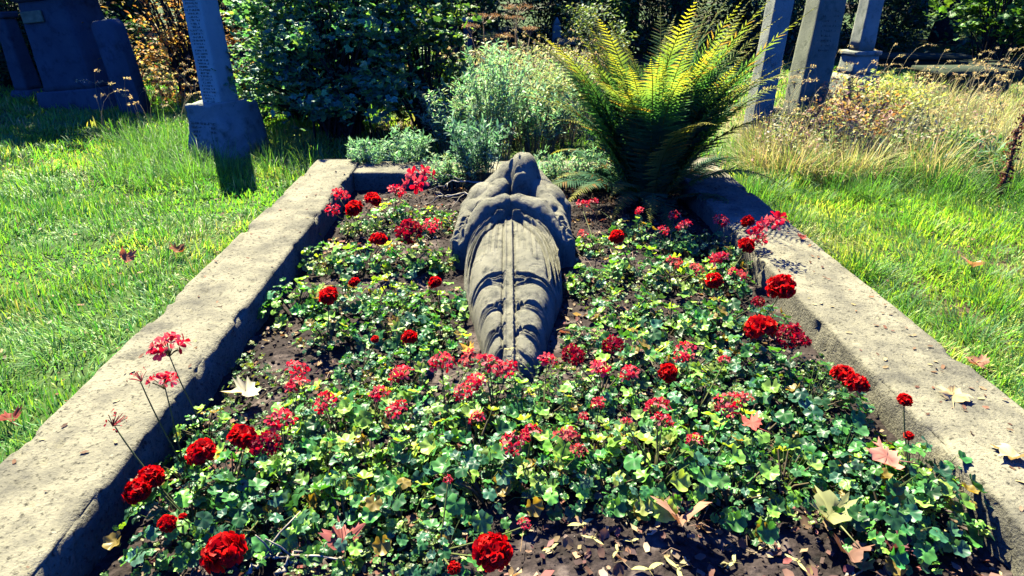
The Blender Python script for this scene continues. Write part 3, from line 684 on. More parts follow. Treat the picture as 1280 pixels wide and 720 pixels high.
KEYS = [(728, 660, 38, .3, 'yellow winged maple key pair, uppermost on the open soil'), (742, 676, 34, 2.6, 'yellow winged maple key just below the uppermost pair'), (690, 690, 26, .5, 'small yellow key left of the others on the open soil'),
        (773, 690, 26, 1.2, 'lone yellow key right of the uppermost pair'), (812, 712, 44, .2, 'yellow key cut by the bottom edge of the photo'), (850, 704, 44, 1.9, 'yellow key right of the bottom edge pair below the brown leaf'),
        (790, 676, 22, .1, 'small key between the lone key and the brown leaf'), (922, 690, 32, .9, 'yellow key at the bottom edge under the right front row'), (1001, 690, 34, 2.1, 'pale key left of the grey green maple leaf'),
        (1082, 656, 44, -.3, 'long pale key right of the grey green maple leaf'), (1168, 684, 46, .1, 'long olive key near the lower right of the bed'), (962, 668, 28, .8, 'pale key below the front row right of the brown leaf'),
        (575, 690, 26, 2.9, 'key beside the large scarlet head at the bottom edge'), (392, 706, 34, 2.2, 'key in the litter below the pink maple leaf'), (1186, 493+160, 20, .2, 'key at the foot of the right kerb'),
        (637, 437, 16, .2, 'pale key lying across the band of the statue robe')]
for px, py, wpx, yw, lab in KEYS:
    z = .15 if 'statue' not in lab else .245
    p = P(px, py, z); 
    if 'statue' not in lab: p[2] = float(soil_z(p[0], p[1]))+.012
    s = wpx*np.linalg.norm(p-CAM)/F*.5
    o = link('maple_key', KEY[0], None, p, yw, s); o.rotation_euler.x = rng.normal(0, .12); tag(o, lab, 'maple key', 'maple keys fallen around the bed')

# bare twigs behind the statue's left shoulder, and two thick ones at the front
def twig(pts, r0, r1, lab, c=(.42, .38, .30), side=3):
    t = thing('dead_twig', lab, 'twig', pts[0]); b = np.array(pts[0]); q = np.array(pts)-b; tt = np.linspace(0, 1, 12)
    L = np.linspace(0, 1, len(q)); cur = np.stack([np.interp(tt, L, q[:, k]) for k in range(3)], 1); cur[1:-1] += rng.normal(0, .006, (10, 3))
    MB().tube(cur, np.linspace(r0, r1, 12), 6, c).build('branch', M['bark'], t)
    for i in range(side):
        k = rng.integers(3, 9); d = cur[k+1]-cur[k]; d /= np.linalg.norm(d); e = cur[k]+d*.08+np.array([rng.normal(0, .05), rng.normal(0, .05), rng.uniform(0, .05)])
        MB().tube([cur[k], (cur[k]+e)/2+[0, 0, .01], e], [r1*1.1, r1*.8, r1*.5], 5, c).build('side_twig', M['bark'], t)
def tw(a, b, h0, h1, r, lab, mid=.04, n=3, c=(.42, .38, .30)):
    A, B = P(*a, h0), P(*b, h1); Mi = (A+B)/2+np.array([0, 0, mid]); twig([A, Mi, B], r, r*.5, lab, c, n)
tw((605, 228), (536, 238), .26, .17, .006, 'upper pale bare twig on the soil behind the left shoulder')
tw((600, 245), (530, 256), .24, .15, .006, 'lower pale bare twig on the soil behind the left shoulder')
tw((592, 212), (545, 222), .22, .20, .005, 'thin bare twig nearest the rear kerb')
tw((600, 238), (562, 262), .2, .15, .004, 'short steep bare twig between the two longer twigs')
tw((310, 716), (352, 692), .15, .17, .006, 'forked pale twig on litter right of lowest left scarlet head', .01)
tw((345, 718), (378, 690), .15, .18, .006, 'thicker pale twig at the bottom edge of the bed', .01)

# ------------------------------------------------------------------ fern
def frond_mesh(L, seed, bend, dead=0.):
    r = np.random.default_rng(seed); mb = MB(); n = 54; t = np.linspace(0, 1, n)
    ang = RAD(86)-.85*bend*t**1.6; dy = np.cos(ang); dz = np.sin(ang); Y = np.concatenate([[0], np.cumsum((dy[1:]+dy[:-1])/2)])*L/n; Z = np.concatenate([[0], np.cumsum((dz[1:]+dz[:-1])/2)])*L/n
    X = .03*L*np.sin(t*2.2+seed)*t; C = np.stack([X, Y, Z], 1)
    mb.tube(C, np.linspace(.0055, .0012, n), 5, (.20, .22, .06), cap=False)
    # one pinna: serrated strip, unit length along +x
    k = 11; u = np.linspace(0, 1, k); ww = .085*(1-u**1.6)+.008
    tooth = np.tile([1.0, .55], k)[:k]
    top = np.stack([u, ww*tooth, .03*np.sin(u*3)], 1); bot = np.stack([u-.03, -ww*tooth[::-1], .03*np.sin(u*3)], 1); mid = np.stack([u, 0*u, .02+.03*np.sin(u*3)], 1)
    pv = np.concatenate([top, mid, bot]); pf = [np.array([[i, i+1, k+i+1, k+i] for i in range(k-1)]+[[k+i, k+i+1, 2*k+i+1, 2*k+i] for i in range(k-1)])]
    idx = np.arange(4, n-1); tt = t[idx]; lenp = L*.138*np.sin(np.clip(tt*1.02+.03, 0, 1)**.75*PI)**.75*(1-.25*tt)+.006
    for sg in (-1, 1):
        T = np.gradient(C, axis=0)[idx]; T /= np.linalg.norm(T, axis=1)[:, None]
        xa = np.tile([sg*1., 0, 0], (len(idx), 1)); nrm = np.cross(T, xa)*sg*-1
        out = xa*np.cos(.42)+T*np.sin(.42)*(1+.3*tt[:, None])+nrm*r.normal(-.12, .10, (len(idx), 1)); out /= np.linalg.norm(out, axis=1)[:, None]
        nrm = nrm-out*(nrm*out).sum(1)[:, None]; nrm /= np.linalg.norm(nrm, axis=1)[:, None]; ya = np.cross(nrm, out)
        R = np.stack([out, ya, nrm], 2)
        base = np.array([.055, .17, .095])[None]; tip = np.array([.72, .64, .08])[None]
        cc = base+(tip-base)*(sst(.55, 1.0, tt)[:, None]**1.3*(.35+.7*r.random()))  # tips painted yellow: backlit glow in the colour, with some autumn tint
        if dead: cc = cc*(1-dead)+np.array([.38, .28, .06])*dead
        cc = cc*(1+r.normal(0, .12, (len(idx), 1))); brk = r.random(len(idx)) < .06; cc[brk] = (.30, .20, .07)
        S = np.stack([lenp*r.uniform(.84, 1.1, len(idx))*(1-.5*(r.random(len(idx)) < .05)), np.maximum(lenp, .05)*1.05, lenp], 1)
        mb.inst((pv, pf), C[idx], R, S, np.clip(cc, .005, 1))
    return mb.mesh('frond', M['fern'], smooth=True)
FERN = np.array([1.00, 4.13, .12])
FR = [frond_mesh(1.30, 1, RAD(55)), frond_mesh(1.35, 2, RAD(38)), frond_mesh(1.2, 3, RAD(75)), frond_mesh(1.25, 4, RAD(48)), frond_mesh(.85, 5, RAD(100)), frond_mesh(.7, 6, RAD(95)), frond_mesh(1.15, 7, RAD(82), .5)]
ft = thing('fern', 'large shuttlecock fern with backlit yellow frond tips in the far right corner of the bed', 'fern', FERN)
fr = np.random.default_rng(5)
for i in range(136):
    a = i*2.39996; ring = i/136
    k = [1, 3, 0, 1, 3, 2, 0][i % 7] if ring < .62 else [2, 0, 6, 2, 3][i % 5] if ring < .86 else [4, 5, 4][i % 3]
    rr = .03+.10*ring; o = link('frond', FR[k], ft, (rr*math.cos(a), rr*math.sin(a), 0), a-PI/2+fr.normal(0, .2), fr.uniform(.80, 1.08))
    o.rotation_euler.y = fr.normal(0, .09); o.rotation_euler.x = -fr.uniform(.0, .20)-.24*ring-(fr.uniform(.35, .75) if ring > .86 else 0)+(.10 if ring < .2 else 0)
# fern crown
mb = MB()
for i in range(60):
    a = fr.uniform(0, 6.3); r = fr.uniform(0, .11); mb.tube([[r*math.cos(a), r*math.sin(a), -.03], [r*1.1*math.cos(a), r*1.1*math.sin(a), .05+.05*fr.random()]], [.016, .006], 5, (.07, .045, .03))
mb.build('rootstock', M['bark'], ft)

# ------------------------------------------------------------------ gravestones
def tapered(mb, wx, wy, h, tx, ty, z0=0., bev=.012, wob=.004, seed=0, nz=14, col=(.5, .5, .5)):
    """four-sided shaft with softened arrises and worn faces"""
    zs = np.linspace(0, h, nz); n = 9; rows = []
    for z in zs:
        f = z/h; ax, ay = (wx+(tx-wx)*f)/2, (wy+(ty-wy)*f)/2; b = bev if 0 < f < 1 else bev*1.4
        ring = []
        cs = [(ax, -ay), (ax, ay), (-ax, ay), (-ax, -ay)]
        for i, (cx_, cy_) in enumerate(cs):
            a, c = np.array(cs[i]), np.array(cs[(i+1) % 4]); d = (c-a)/np.linalg.norm(c-a)
            for t in np.linspace(0, 1, n): ring.append(a+d*b+(c-a-2*d*b)*t)
        rows.append(np.concatenate([np.array(ring), np.full((len(ring), 1), z0+z)], 1))
    v = np.array(rows); m, k = v.shape[:2]; nrm = v[..., :2]/(np.linalg.norm(v[..., :2], axis=-1, keepdims=True)+1e-6)
    w_ = fbm(v[..., 0]*7+seed, v[..., 1]*7, v[..., 2]*7, 3, seed)[..., None]*wob*3; v[..., :2] += nrm*w_
    i = np.arange(m-1)[:, None]*k; j = np.arange(k)[None]; j2 = (j+1) % k
    mb.add(v.reshape(-1, 3), [np.stack([i+j, i+j2, i+k+j2, i+k+j], -1).reshape(-1, 4), np.arange(k)[::-1][None], (np.arange(k)+(m-1)*k)[None]], col); return mb
def lettering(mb, w_, z0, z1, rows, y, fn=lambda z: 0., hgt=.014, seed=0, fill=.85, x0=None):
    """worn rows of letters too faint to read: small raised strokes"""
    r = np.random.default_rng(seed); bx = np.array([[a, b, c] for c in (-.5, .5) for b in (-.5, .5) for a in (-.5, .5)]); bf = np.array([[0, 1, 3, 2], [4, 6, 7, 5], [0, 4, 5, 1], [2, 3, 7, 6], [0, 2, 6, 4], [1, 5, 7, 3]])
    for i in range(rows):
        z = z1-(z1-z0)*(i+.5)/rows; ww = w_*fill*r.uniform(.55, 1); x = -ww/2
        while x < ww/2:
            if r.random() < .16: x += hgt*.6; continue
            lw = hgt*r.uniform(.45, .75)
            for _ in range(int(r.integers(1, 3))):
                vert = r.random() < .6; s = np.array([hgt*.2, .003, hgt] if vert else [lw, .003, hgt*.2])
                mb.add(bx*s+[x+r.uniform(0, lw*.5), y+fn(z), z+(0 if vert else r.choice([-.4, 0, .4])*hgt)], bf)
            x += lw+hgt*.3
def stone_thing(name, lab, cat, px, py, yaw, lean=(0, 0)):
    p = P(px, py, 0); p[2] = float(ground_z(p[0], p[1]))-.04
    return thing(name, lab, cat, p, rot3=(lean[0], lean[1], yaw)), p

# left inscribed obelisk on a broken block; it leans and shows two faces
t, p = stone_thing('obelisk', 'leaning grey obelisk with a worn inscription on a broken square block left of the kerb', 'obelisk', 289, 188, RAD(-24), (0, RAD(-1.5)))
mb = MB(); tapered(mb, .56, .56, .54, .47, .47, bev=.05, wob=.010, seed=3, nz=26)
v = mb.v[0]; top = sst(.36, .54, v[:, 2]); v[:, 2] -= .10*top*np.clip(fbm(v[:, 0]*5, v[:, 1]*5, 0, 3, 8)+.35, 0, 1)
ch = sst(.1, .27, v[:, 0])*sst(.0, -.27, v[:, 1]); v[:, 0] -= .12*ch*np.clip(fbm(v[:, 0]*6, v[:, 1]*6, v[:, 2]*6, 3, 4)+.4, 0, 1); v[:, 1] += .10*ch*np.clip(fbm(v[:, 2]*6, v[:, 1]*6, 3, 3, 4)+.4, 0, 1)
mb.build('base', M['grey'], t, smooth=False)
mb = MB(); tapered(mb, .225, .225, 1.55, .19, .19, z0=.45, bev=.006, wob=.001, seed=5, nz=24); tapered(mb, .19, .19, .16, .02, .02, z0=1.98, bev=.004, wob=.001, seed=5, nz=4)
mb.build('shaft', M['pale'], t)
mb = MB(); lettering(mb, .19, .52, 1.5, 36, -.1145, lambda z: .0175*(z-.43)/1.55, .0150, 4); mb.build('inscription', M['letter'], t)
mb = MB(); lettering(mb, .36, .12, .38, 7, -.284, lambda z: .083*z, .02, 9, .9); mb.build('inscription', M['letter'], t)

# left background stones in the shade
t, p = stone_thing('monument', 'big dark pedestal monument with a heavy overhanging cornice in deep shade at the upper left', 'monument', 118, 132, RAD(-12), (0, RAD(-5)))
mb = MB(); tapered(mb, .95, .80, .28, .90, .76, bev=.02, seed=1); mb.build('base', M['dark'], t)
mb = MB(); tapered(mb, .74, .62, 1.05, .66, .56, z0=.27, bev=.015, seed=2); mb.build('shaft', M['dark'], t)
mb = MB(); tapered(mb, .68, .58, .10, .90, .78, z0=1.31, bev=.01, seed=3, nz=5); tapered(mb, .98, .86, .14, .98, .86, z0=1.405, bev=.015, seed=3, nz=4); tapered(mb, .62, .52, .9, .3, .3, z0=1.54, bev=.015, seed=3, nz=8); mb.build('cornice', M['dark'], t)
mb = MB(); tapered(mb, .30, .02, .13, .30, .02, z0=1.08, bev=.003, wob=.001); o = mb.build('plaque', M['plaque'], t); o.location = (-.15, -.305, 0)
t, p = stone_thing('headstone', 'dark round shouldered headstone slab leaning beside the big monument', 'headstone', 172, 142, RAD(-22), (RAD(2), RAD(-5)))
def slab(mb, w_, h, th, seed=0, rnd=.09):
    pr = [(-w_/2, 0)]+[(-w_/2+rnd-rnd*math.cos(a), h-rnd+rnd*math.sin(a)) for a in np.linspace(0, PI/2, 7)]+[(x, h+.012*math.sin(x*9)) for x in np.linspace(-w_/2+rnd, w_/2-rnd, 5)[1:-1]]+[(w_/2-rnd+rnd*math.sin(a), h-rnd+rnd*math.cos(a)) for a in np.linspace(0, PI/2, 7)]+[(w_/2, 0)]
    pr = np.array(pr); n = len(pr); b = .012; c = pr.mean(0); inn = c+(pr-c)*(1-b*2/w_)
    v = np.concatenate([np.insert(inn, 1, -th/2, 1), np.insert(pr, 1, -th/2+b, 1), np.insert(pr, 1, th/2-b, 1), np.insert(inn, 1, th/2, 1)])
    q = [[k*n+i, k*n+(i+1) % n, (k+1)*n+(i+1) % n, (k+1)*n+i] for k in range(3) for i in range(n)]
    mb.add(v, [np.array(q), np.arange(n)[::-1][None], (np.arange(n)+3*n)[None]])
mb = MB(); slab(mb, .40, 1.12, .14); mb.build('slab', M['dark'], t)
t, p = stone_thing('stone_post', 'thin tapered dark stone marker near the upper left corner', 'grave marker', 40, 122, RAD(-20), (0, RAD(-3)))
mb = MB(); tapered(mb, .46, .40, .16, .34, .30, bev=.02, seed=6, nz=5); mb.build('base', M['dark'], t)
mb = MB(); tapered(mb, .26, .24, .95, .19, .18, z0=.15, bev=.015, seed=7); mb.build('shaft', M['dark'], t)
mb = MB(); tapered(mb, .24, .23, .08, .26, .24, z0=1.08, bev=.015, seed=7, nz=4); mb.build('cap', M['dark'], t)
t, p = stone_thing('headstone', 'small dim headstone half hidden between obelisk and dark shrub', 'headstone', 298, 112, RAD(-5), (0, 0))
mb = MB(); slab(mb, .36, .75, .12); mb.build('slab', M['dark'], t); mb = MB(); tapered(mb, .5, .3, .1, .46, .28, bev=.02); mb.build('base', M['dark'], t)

# right group
t, p = stone_thing('stone_post', 'tall plain grey shaft leaning right directly behind the fern', 'obelisk', 940, 184, RAD(8), (0, RAD(2.0)))
mb = MB(); tapered(mb, .34, .34, .14, .30, .30, bev=.02, seed=8, nz=5); mb.build('base', M['grey'], t)
mb = MB(); tapered(mb, .19, .19, 1.75, .165, .165, z0=.13, bev=.01, seed=9, nz=20); mb.build('shaft', M['grey'], t)
t, p = stone_thing('obelisk', 'broad greenish obelisk with a faint short inscription right of the fern', 'obelisk', 997, 168, RAD(6), (0, RAD(1.5)))
mb = MB(); tapered(mb, .48, .46, .20, .42, .42, bev=.02, wob=.01, seed=10, nz=6); mb.build('base', M['grey'], t)
mb = MB(); tapered(mb, .31, .31, 1.75, .25, .25, z0=.19, bev=.01, seed=11, nz=20); mb.build('shaft', M['green'], t)
mb = MB(); lettering(mb, .20, .86, 1.26, 9, -.158, lambda z: .03*(z-.19)/1.75, .017, 14, .8); mb.build('inscription', M['letter'], t)
t, p = stone_thing('monument', 'third bluish stone shaft on a stepped base behind the broad obelisk', 'monument', 1062, 128, RAD(10), (0, 0))
mb = MB(); tapered(mb, .50, .46, .42, .44, .40, bev=.02, seed=12, nz=6); tapered(mb, .36, .34, .26, .34, .32, z0=.415, bev=.015, seed=12, nz=5); mb.build('base', M['grey'], t)
mb = MB(); tapered(mb, .38, .36, .05, .38, .36, z0=.66, bev=.015, seed=12, nz=4); mb.build('ledge', M['grey'], t)
mb = MB(); tapered(mb, .22, .22, 1.5, .20, .20, z0=.706, bev=.01, seed=13, nz=12); mb.build('shaft', M['grey'], t)
t, p = stone_thing('kerb_fragment', 'narrow pale stone strip lying in front of the broad obelisk', 'stone', 968, 146, RAD(-8), (RAD(4), RAD(3)))
mb = MB(); tapered(mb, .34, .08, .12, .33, .07, z0=.03, bev=.01, wob=.006, seed=15, nz=4); mb.build('strip', M['kerb'], t)
t, p = stone_thing('kerb_fragment', 'broken pale stone strip slanting through dry grass below the broad obelisk', 'stone', 977, 166, RAD(-46), (RAD(3), RAD(6)))
mb = MB(); tapered(mb, .62, .09, .16, .60, .08, z0=.0, bev=.01, wob=.006, seed=16, nz=4); mb.build('strip', M['kerb'], t)
# distance
t, p = stone_thing('stone_pillar', 'slim dark square pillar far behind the herb clump', 'grave marker', 586, 92, 0, (0, 0))
mb = MB(); tapered(mb, .26, .26, .12, .24, .24, bev=.01, nz=4); mb.build('base', M['dark'], t); mb = MB(); tapered(mb, .17, .17, .80, .14, .14, z0=.11, bev=.01); mb.build('shaft', M['dark'], t); mb = MB(); tapered(mb, .22, .22, .07, .2, .2, z0=.905, bev=.01, nz=3); mb.build('cap', M['grey'], t)
t, p = stone_thing('obelisk', 'tiny pale blue pointed obelisk far off left of the fern', 'obelisk', 695, 72, 0, (0, 0))
mb = MB(); tapered(mb, .40, .40, .15, .36, .36, bev=.01, nz=4); mb.build('base', M['grey'], t); mb = MB(); tapered(mb, .22, .22, .60, .18, .18, z0=.14, bev=.01); tapered(mb, .18, .18, .16, .01, .01, z0=.74, bev=.002, nz=3); mb.build('shaft', M['grey'], t)
t, p = stone_thing('table_tomb', 'low flat topped far tomb left of the fern with a sunlit slab', 'tomb', 733, 76, 0, (0, 0))
mb = MB(); tapered(mb, 1.1, .8, .42, 1.1, .8, bev=.02, nz=4); mb.build('chest', M['dark'], t); mb = MB(); tapered(mb, 1.3, 1.0, .08, 1.28, .98, z0=.42, bev=.02, nz=3); mb.build('slab', M['kerb'], t)
t, p = stone_thing('table_tomb', 'low dark chest tomb at the far edge of the sunny meadow', 'tomb', 1196, 118, RAD(4), (0, 0))
mb = MB(); tapered(mb, 1.0, .7, .34, .98, .68, bev=.03, wob=.01, nz=5); mb.build('chest', M['shadowed'], t); mb = MB(); tapered(mb, 1.1, .8, .07, 1.08, .78, z0=.34, bev=.02, wob=.008, nz=3); mb.build('slab', M['shadowed'], t)
t, p = stone_thing('table_tomb', 'long low dark tomb further back at the right edge', 'tomb', 1262, 100, RAD(6), (0, 0))
mb = MB(); tapered(mb, 1.7, .7, .30, 1.66, .68, bev=.03, wob=.01, nz=5); mb.build('chest', M['shadowed'], t); mb = MB(); tapered(mb, 1.8, .8, .06, 1.78, .78, z0=.30, bev=.02, wob=.008, nz=3); mb.build('slab', M['shadowed'], t)
t, p = stone_thing('table_tomb', 'distant low ledger slab in the shade above the meadow', 'tomb', 1140, 82, RAD(-6), (0, 0))
mb = MB(); tapered(mb, 2.0, .8, .22, 1.96, .78, bev=.03, wob=.01, nz=5); mb.build('chest', M['shadowed'], t); mb = MB(); tapered(mb, 2.1, .9, .06, 2.08, .88, z0=.22, bev=.02, wob=.008, nz=3); mb.build('slab', M['shadowed'], t)

# ------------------------------------------------------------------ shrubs, herbs and other single plants
def stems_leaves(center, n_st, spread, h, leaf_tpl, per, lsz, cols, stcol, lean=.5, droop=.2, r0=.006, clump=1., pitch=-.3, p=None):
    """stems rising from one base with leaves along them; returns (leaf MB, stem MB), local to the base"""
    lf, st = MB(), MB()
    for i in range(n_st):
        a = rng.uniform(0, 6.3); b = rng.random()**.6; L = h*rng.uniform(.6, 1.05); b0 = np.array([math.cos(a), math.sin(a), 0])*spread*b*.4
        tp = b0+np.array([math.cos(a)*spread*b*lean*1.2, math.sin(a)*spread*b*lean*1.2, L]); tt = np.linspace(0, 1, 8)[:, None]; mid = (b0+tp)/2+[0, 0, L*.15]; mid[:2] = b0[:2]*.7+tp[:2]*.3
        c = (1-tt)**2*b0+2*tt*(1-tt)*mid+tt**2*(tp-[0, 0, droop*L*b]); st.tube(c, np.linspace(r0, r0*.35, 8), 4, stcol, cap=False)
        m = int(per*rng.uniform(.7, 1.2)); u = rng.uniform(.22, 1, m)**.8*7; k = np.clip(u.astype(int), 0, 6); fr_ = (u-k)[:, None]
        pos = c[k]*(1-fr_)+c[k+1]*fr_; la = rng.uniform(0, 6.3, m)
        lf.inst(leaf_tpl, pos+rng.normal(0, .008*clump, (m, 3)), rot(la, rng.normal(pitch, .45, m)+.9*0, rng.normal(0, .5, m)), lsz*rng.uniform(.6, 1.25, m), colmix(m, cols, .18, p))
    return lf, st
def plant(name, lab, cat, x, y, mat='bush', group=None, leafname='foliage', **k):
    t = thing(name, lab, cat, (x, y, float(ground_z(np.array(x), np.array(y)))-.02), group=group)
    lf, st = stems_leaves(None, **k); lf.build(leafname, M[mat], t, smooth=False); st.build('stem', M['stem'], t); return t
HERB = [(.30, .55, .34), (.24, .48, .27), (.40, .62, .36), (.18, .34, .20)]
q = P(455, 212, .16); t = plant('herb_plant', 'small grey green bushy herb in the far left corner of the bed', 'herb', q[0]+.05, q[1]-.06, n_st=46, spread=.16, h=.30, leaf_tpl=NARROW, per=34, lsz=.040, mat='herb', cols=HERB, stcol=(.25, .28, .15), r0=.0025, pitch=.7); t.location.z = .11
q = P(512, 212, .16); t = plant('herb_plant', 'grey green spiky herb, right one of two along the rear kerb', 'herb', q[0], q[1]-.02, n_st=34, spread=.2, h=.40, leaf_tpl=NARROW, per=34, lsz=.046, mat='herb', cols=HERB, stcol=(.25, .28, .15), r0=.0025, pitch=.7); t.location.z = .11
q = P(600, 222, .16); t = plant('herb_plant', 'blue green shaded herb behind the head of the statue', 'herb', q[0], 4.28, n_st=46, spread=.26, h=.58, leaf_tpl=NARROW, per=36, lsz=.055, mat='herb', cols=[(.10, .24, .17), (.16, .32, .21), (.22, .42, .28)], stcol=(.12, .14, .09), r0=.003, pitch=.7); t.location.z = .11
for u_, v_, h_, sp_, lab in ((552, 218, .24, .12, 'wispy mint seedling over the rear kerb beside the spiky herb'), (575, 208, .34, .14, 'wispy mint herb hiding the rear kerb left of the shaded herb'), (690, 214, .26, .13, 'small wispy herb on the rear kerb right of the statue head'), (722, 212, .30, .13, 'wispy grey herb at the rear kerb midway to the fern'), (758, 214, .24, .13, 'low wispy herb at the foot of the fern on the rear kerb'), (668, 212, .30, .12, 'wispy pale herb touching the right of the statue head')):
    q = P(u_, v_, .12); t = plant('herb_plant', lab, 'herb', q[0], min(q[1], 4.36), n_st=26, spread=sp_*1.4, h=h_, leaf_tpl=NARROW, per=26, lsz=.042, mat='herb', cols=HERB+[(.5, .52, .3)], stcol=(.35, .36, .2), r0=.002, pitch=.7); t.location.z = .11
# tall pale herb clumps behind the rear kerb
for i, (px, py, h, sp, n, lab) in enumerate((
    (618, 200, 1.05, .36, 80, 'tall pale mint green herb clump behind the statue head'), (575, 192, .70, .42, 90, 'pale yellow green herb clump left of the tall mint one'),
    (668, 190, .72, .42, 90, 'pale herb clump between the tall mint one and the fern'), (700, 180, .85, .40, 80, 'feathery yellowish weed clump just left of the fern'),
    (645, 165, .90, .50, 90, 'straw coloured weed clump behind the tall mint herb'), (560, 170, .62, .40, 60, 'low straw and green weeds beside the dark shrub'),
    (720, 160, .85, .5, 80, 'dry weed clump behind the left fronds of the fern'), (600, 150, .9, .5, 80, 'brownish seed head weeds below the slim pillar'), (683, 140, .95, .55, 90, 'brown and yellow weeds under the tiny far obelisk'))):
    q = P(px, py, 0)
    cols = [HERB[:3]+[(.40, .56, .30)], HERB[:3]+[(.50, .56, .32)], HERB[:2]+[(.52, .54, .32)], [(.44, .54, .24), (.56, .56, .26), (.32, .48, .24)], [(.58, .50, .30), (.44, .40, .22), (.46, .50, .22), HERB[1]], [(.40, .48, .24), HERB[1], (.5, .44, .28)], [(.58, .50, .30), (.44, .32, .22), (.30, .18, .14)], [(.58, .50, .30), (.44, .32, .22), (.40, .46, .22)], [(.60, .54, .32), (.40, .30, .22), (.46, .50, .24)]][i]
    plant('weed_clump' if i else 'herb_clump', lab, 'weeds' if i else 'herb', q[0], max(q[1], 4.95), mat='herb', n_st=n, spread=sp, h=h, leaf_tpl=NARROW if i < 5 else DIA, per=34, lsz=.060 if i < 5 else .04, cols=cols, stcol=(.30, .26, .14), r0=.003, pitch=.6, droop=.12)
q = P(1048, 200, 0); plant('weed_clump', 'brown purple dying weeds right of the base of the broad obelisk', 'weeds', q[0], q[1], n_st=50, spread=.45, h=.62, leaf_tpl=DIA, per=22, lsz=.045, cols=[(.30, .17, .14), (.40, .26, .20), (.22, .13, .12), (.5, .4, .26)], stcol=(.28, .15, .11), r0=.004, pitch=.4)
q = P(1060, 176, 0); plant('weed_clump', 'russet seeding weeds right of the broad obelisk below the third shaft', 'weeds', q[0], q[1], n_st=50, spread=.5, h=.66, leaf_tpl=DIA, per=22, lsz=.05, cols=[(.42, .22, .14), (.52, .34, .24), (.30, .34, .14)], stcol=(.32, .18, .12), r0=.004, pitch=.4)
q = P(1095, 168, 0); plant('weed_clump', 'yellow green bushy weed clump in the meadow', 'weeds', q[0], q[1], n_st=60, spread=.55, h=.70, leaf_tpl=NARROW, per=34, lsz=.06, cols=[(.42, .54, .22), (.56, .60, .28), (.30, .44, .18)], stcol=(.34, .34, .16), r0=.003, pitch=.5)
q = P(1180, 215, 0); plant('weed_clump', 'dark green rank weeds at the front edge of the meadow', 'weeds', q[0], q[1], n_st=60, spread=.5, h=.34, leaf_tpl=NARROW, per=26, lsz=.08, cols=[(.07, .20, .10), (.12, .28, .12), (.05, .14, .08)], stcol=(.14, .18, .08), r0=.003, pitch=.5)
# dried umbels
def umbel(px, py, h, lab):
    q = P(px, py, 0); t = thing('hogweed', lab, 'dried plant', (q[0], q[1], 0)); st, hd = MB(), MB()
    for k in range(3):
        a = rng.uniform(0, 6.3); tp = np.array([.16*math.cos(a)*k, .1*math.sin(a)*k, h*(1-.12*k)]); st.tube([[0, 0, 0], tp*.5+[.02, 0, 0], tp], [.009, .007, .005], 5, (.30, .22, .13))
        for j in range(18):
            b = rng.uniform(0, 6.3); r = (.2-.05*k)*rng.random()**.5; e = tp+[r*math.cos(b), r*math.sin(b), .09+.03*rng.random()]; st.tube([tp, (tp+e)/2+[0, 0, -.01], e], .0022, 3, (.34, .25, .15), cap=False)
            m = 22; hd.inst(DIA, e+rng.normal(0, .022, (m, 3))*[1, 1, .4], rot(rng.uniform(0, 6, m), rng.normal(0, .6, m), rng.normal(0, .6, m)), rng.uniform(.010, .022, m), colmix(m, [(.42, .26, .14), (.30, .18, .10), (.5, .36, .2)]))
    st.build('stalk', M['stem'], t); hd.build('seed_head', M['dryleaf'], t)
umbel(645, 128, 1.08, 'tall dried brown umbel plant standing against the dark wood')
umbel(606, 128, .98, 'shorter dried umbel plant left of the tall one')
# big dark shrub and its neighbours
def shrub(lab, x, y, h, R, nbr, nlf, lsz, cols, mat='bush', tpl=None, group=None, name='shrub', stcol=(.06, .05, .04), clumps=60, p=None, low=.08, cat='shrub'):
    t = thing(name, lab, cat, (x, y, float(ground_z(np.array(x), np.array(y)))-.03), group=group); lf, st = MB(), MB()
    C = []
    for i in range(clumps):
        a = rng.uniform(0, 6.3); u = rng.random()**.5; zz = h*(low+(1-low)*rng.random()); prof = R*(1-.35*max(0, zz/h-.55)/.45)*(.75+.35*rng.random())
        C.append([prof*u*math.cos(a), prof*u*math.sin(a), zz])
    C = np.array(C)
    for i in range(nbr):
        e = C[i % clumps]; b = np.array([rng.normal(0, .1*R), rng.normal(0, .1*R), 0]); mid = b*.5+e*.5+np.array([0, 0, .12*h]); mid[:2] = b[:2]*.6+e[:2]*.4
        tt = np.linspace(0, 1, 7)[:, None]; st.tube((1-tt)**2*b+2*tt*(1-tt)*mid+tt**2*e, np.linspace(.016, .004, 7), 5, stcol, cap=False)
    k = rng.integers(0, clumps, nlf); cr = rng.uniform(.08, .22, clumps)*R
    pos = C[k]+rng.normal(0, 1, (nlf, 3))*cr[k][:, None]*[1, 1, .6]; pos[:, 2] = np.abs(pos[:, 2])+.02
    lf.inst(tpl or SYC, pos, rot(rng.uniform(0, 6.3, nlf), rng.normal(-.1, .5, nlf), rng.normal(0, .45, nlf)), lsz*rng.uniform(.55, 1.25, nlf), colmix(nlf, cols, .2, p))
    lf.build('foliage', M[mat], t); st.build('branch', M['bark'], t); return t
DK = [(.03, .10, .06), (.04, .13, .075), (.06, .18, .08), (.02, .07, .055)]
shrub('big dense dark green maple leaved shrub left of the rear kerb corner', -1.62, 6.85, 1.72, .98, 220, 8200, .075, [(.05, .20, .15), (.08, .27, .18), (.13, .34, .22), (.22, .46, .16)], clumps=130, low=.22)
shrub('left flank of dark bushes between obelisk and the big shrub', -2.3, 7.6, 1.5, .5, 50, 2600, .075, DK, clumps=50)
shrub('lighter green leafy bush overhanging the right side of the big dark shrub', -.75, 7.0, 1.6, .6, 50, 2600, .08, [(.05, .15, .06), (.09, .22, .06), (.04, .12, .06), (.14, .28, .07)], clumps=45)
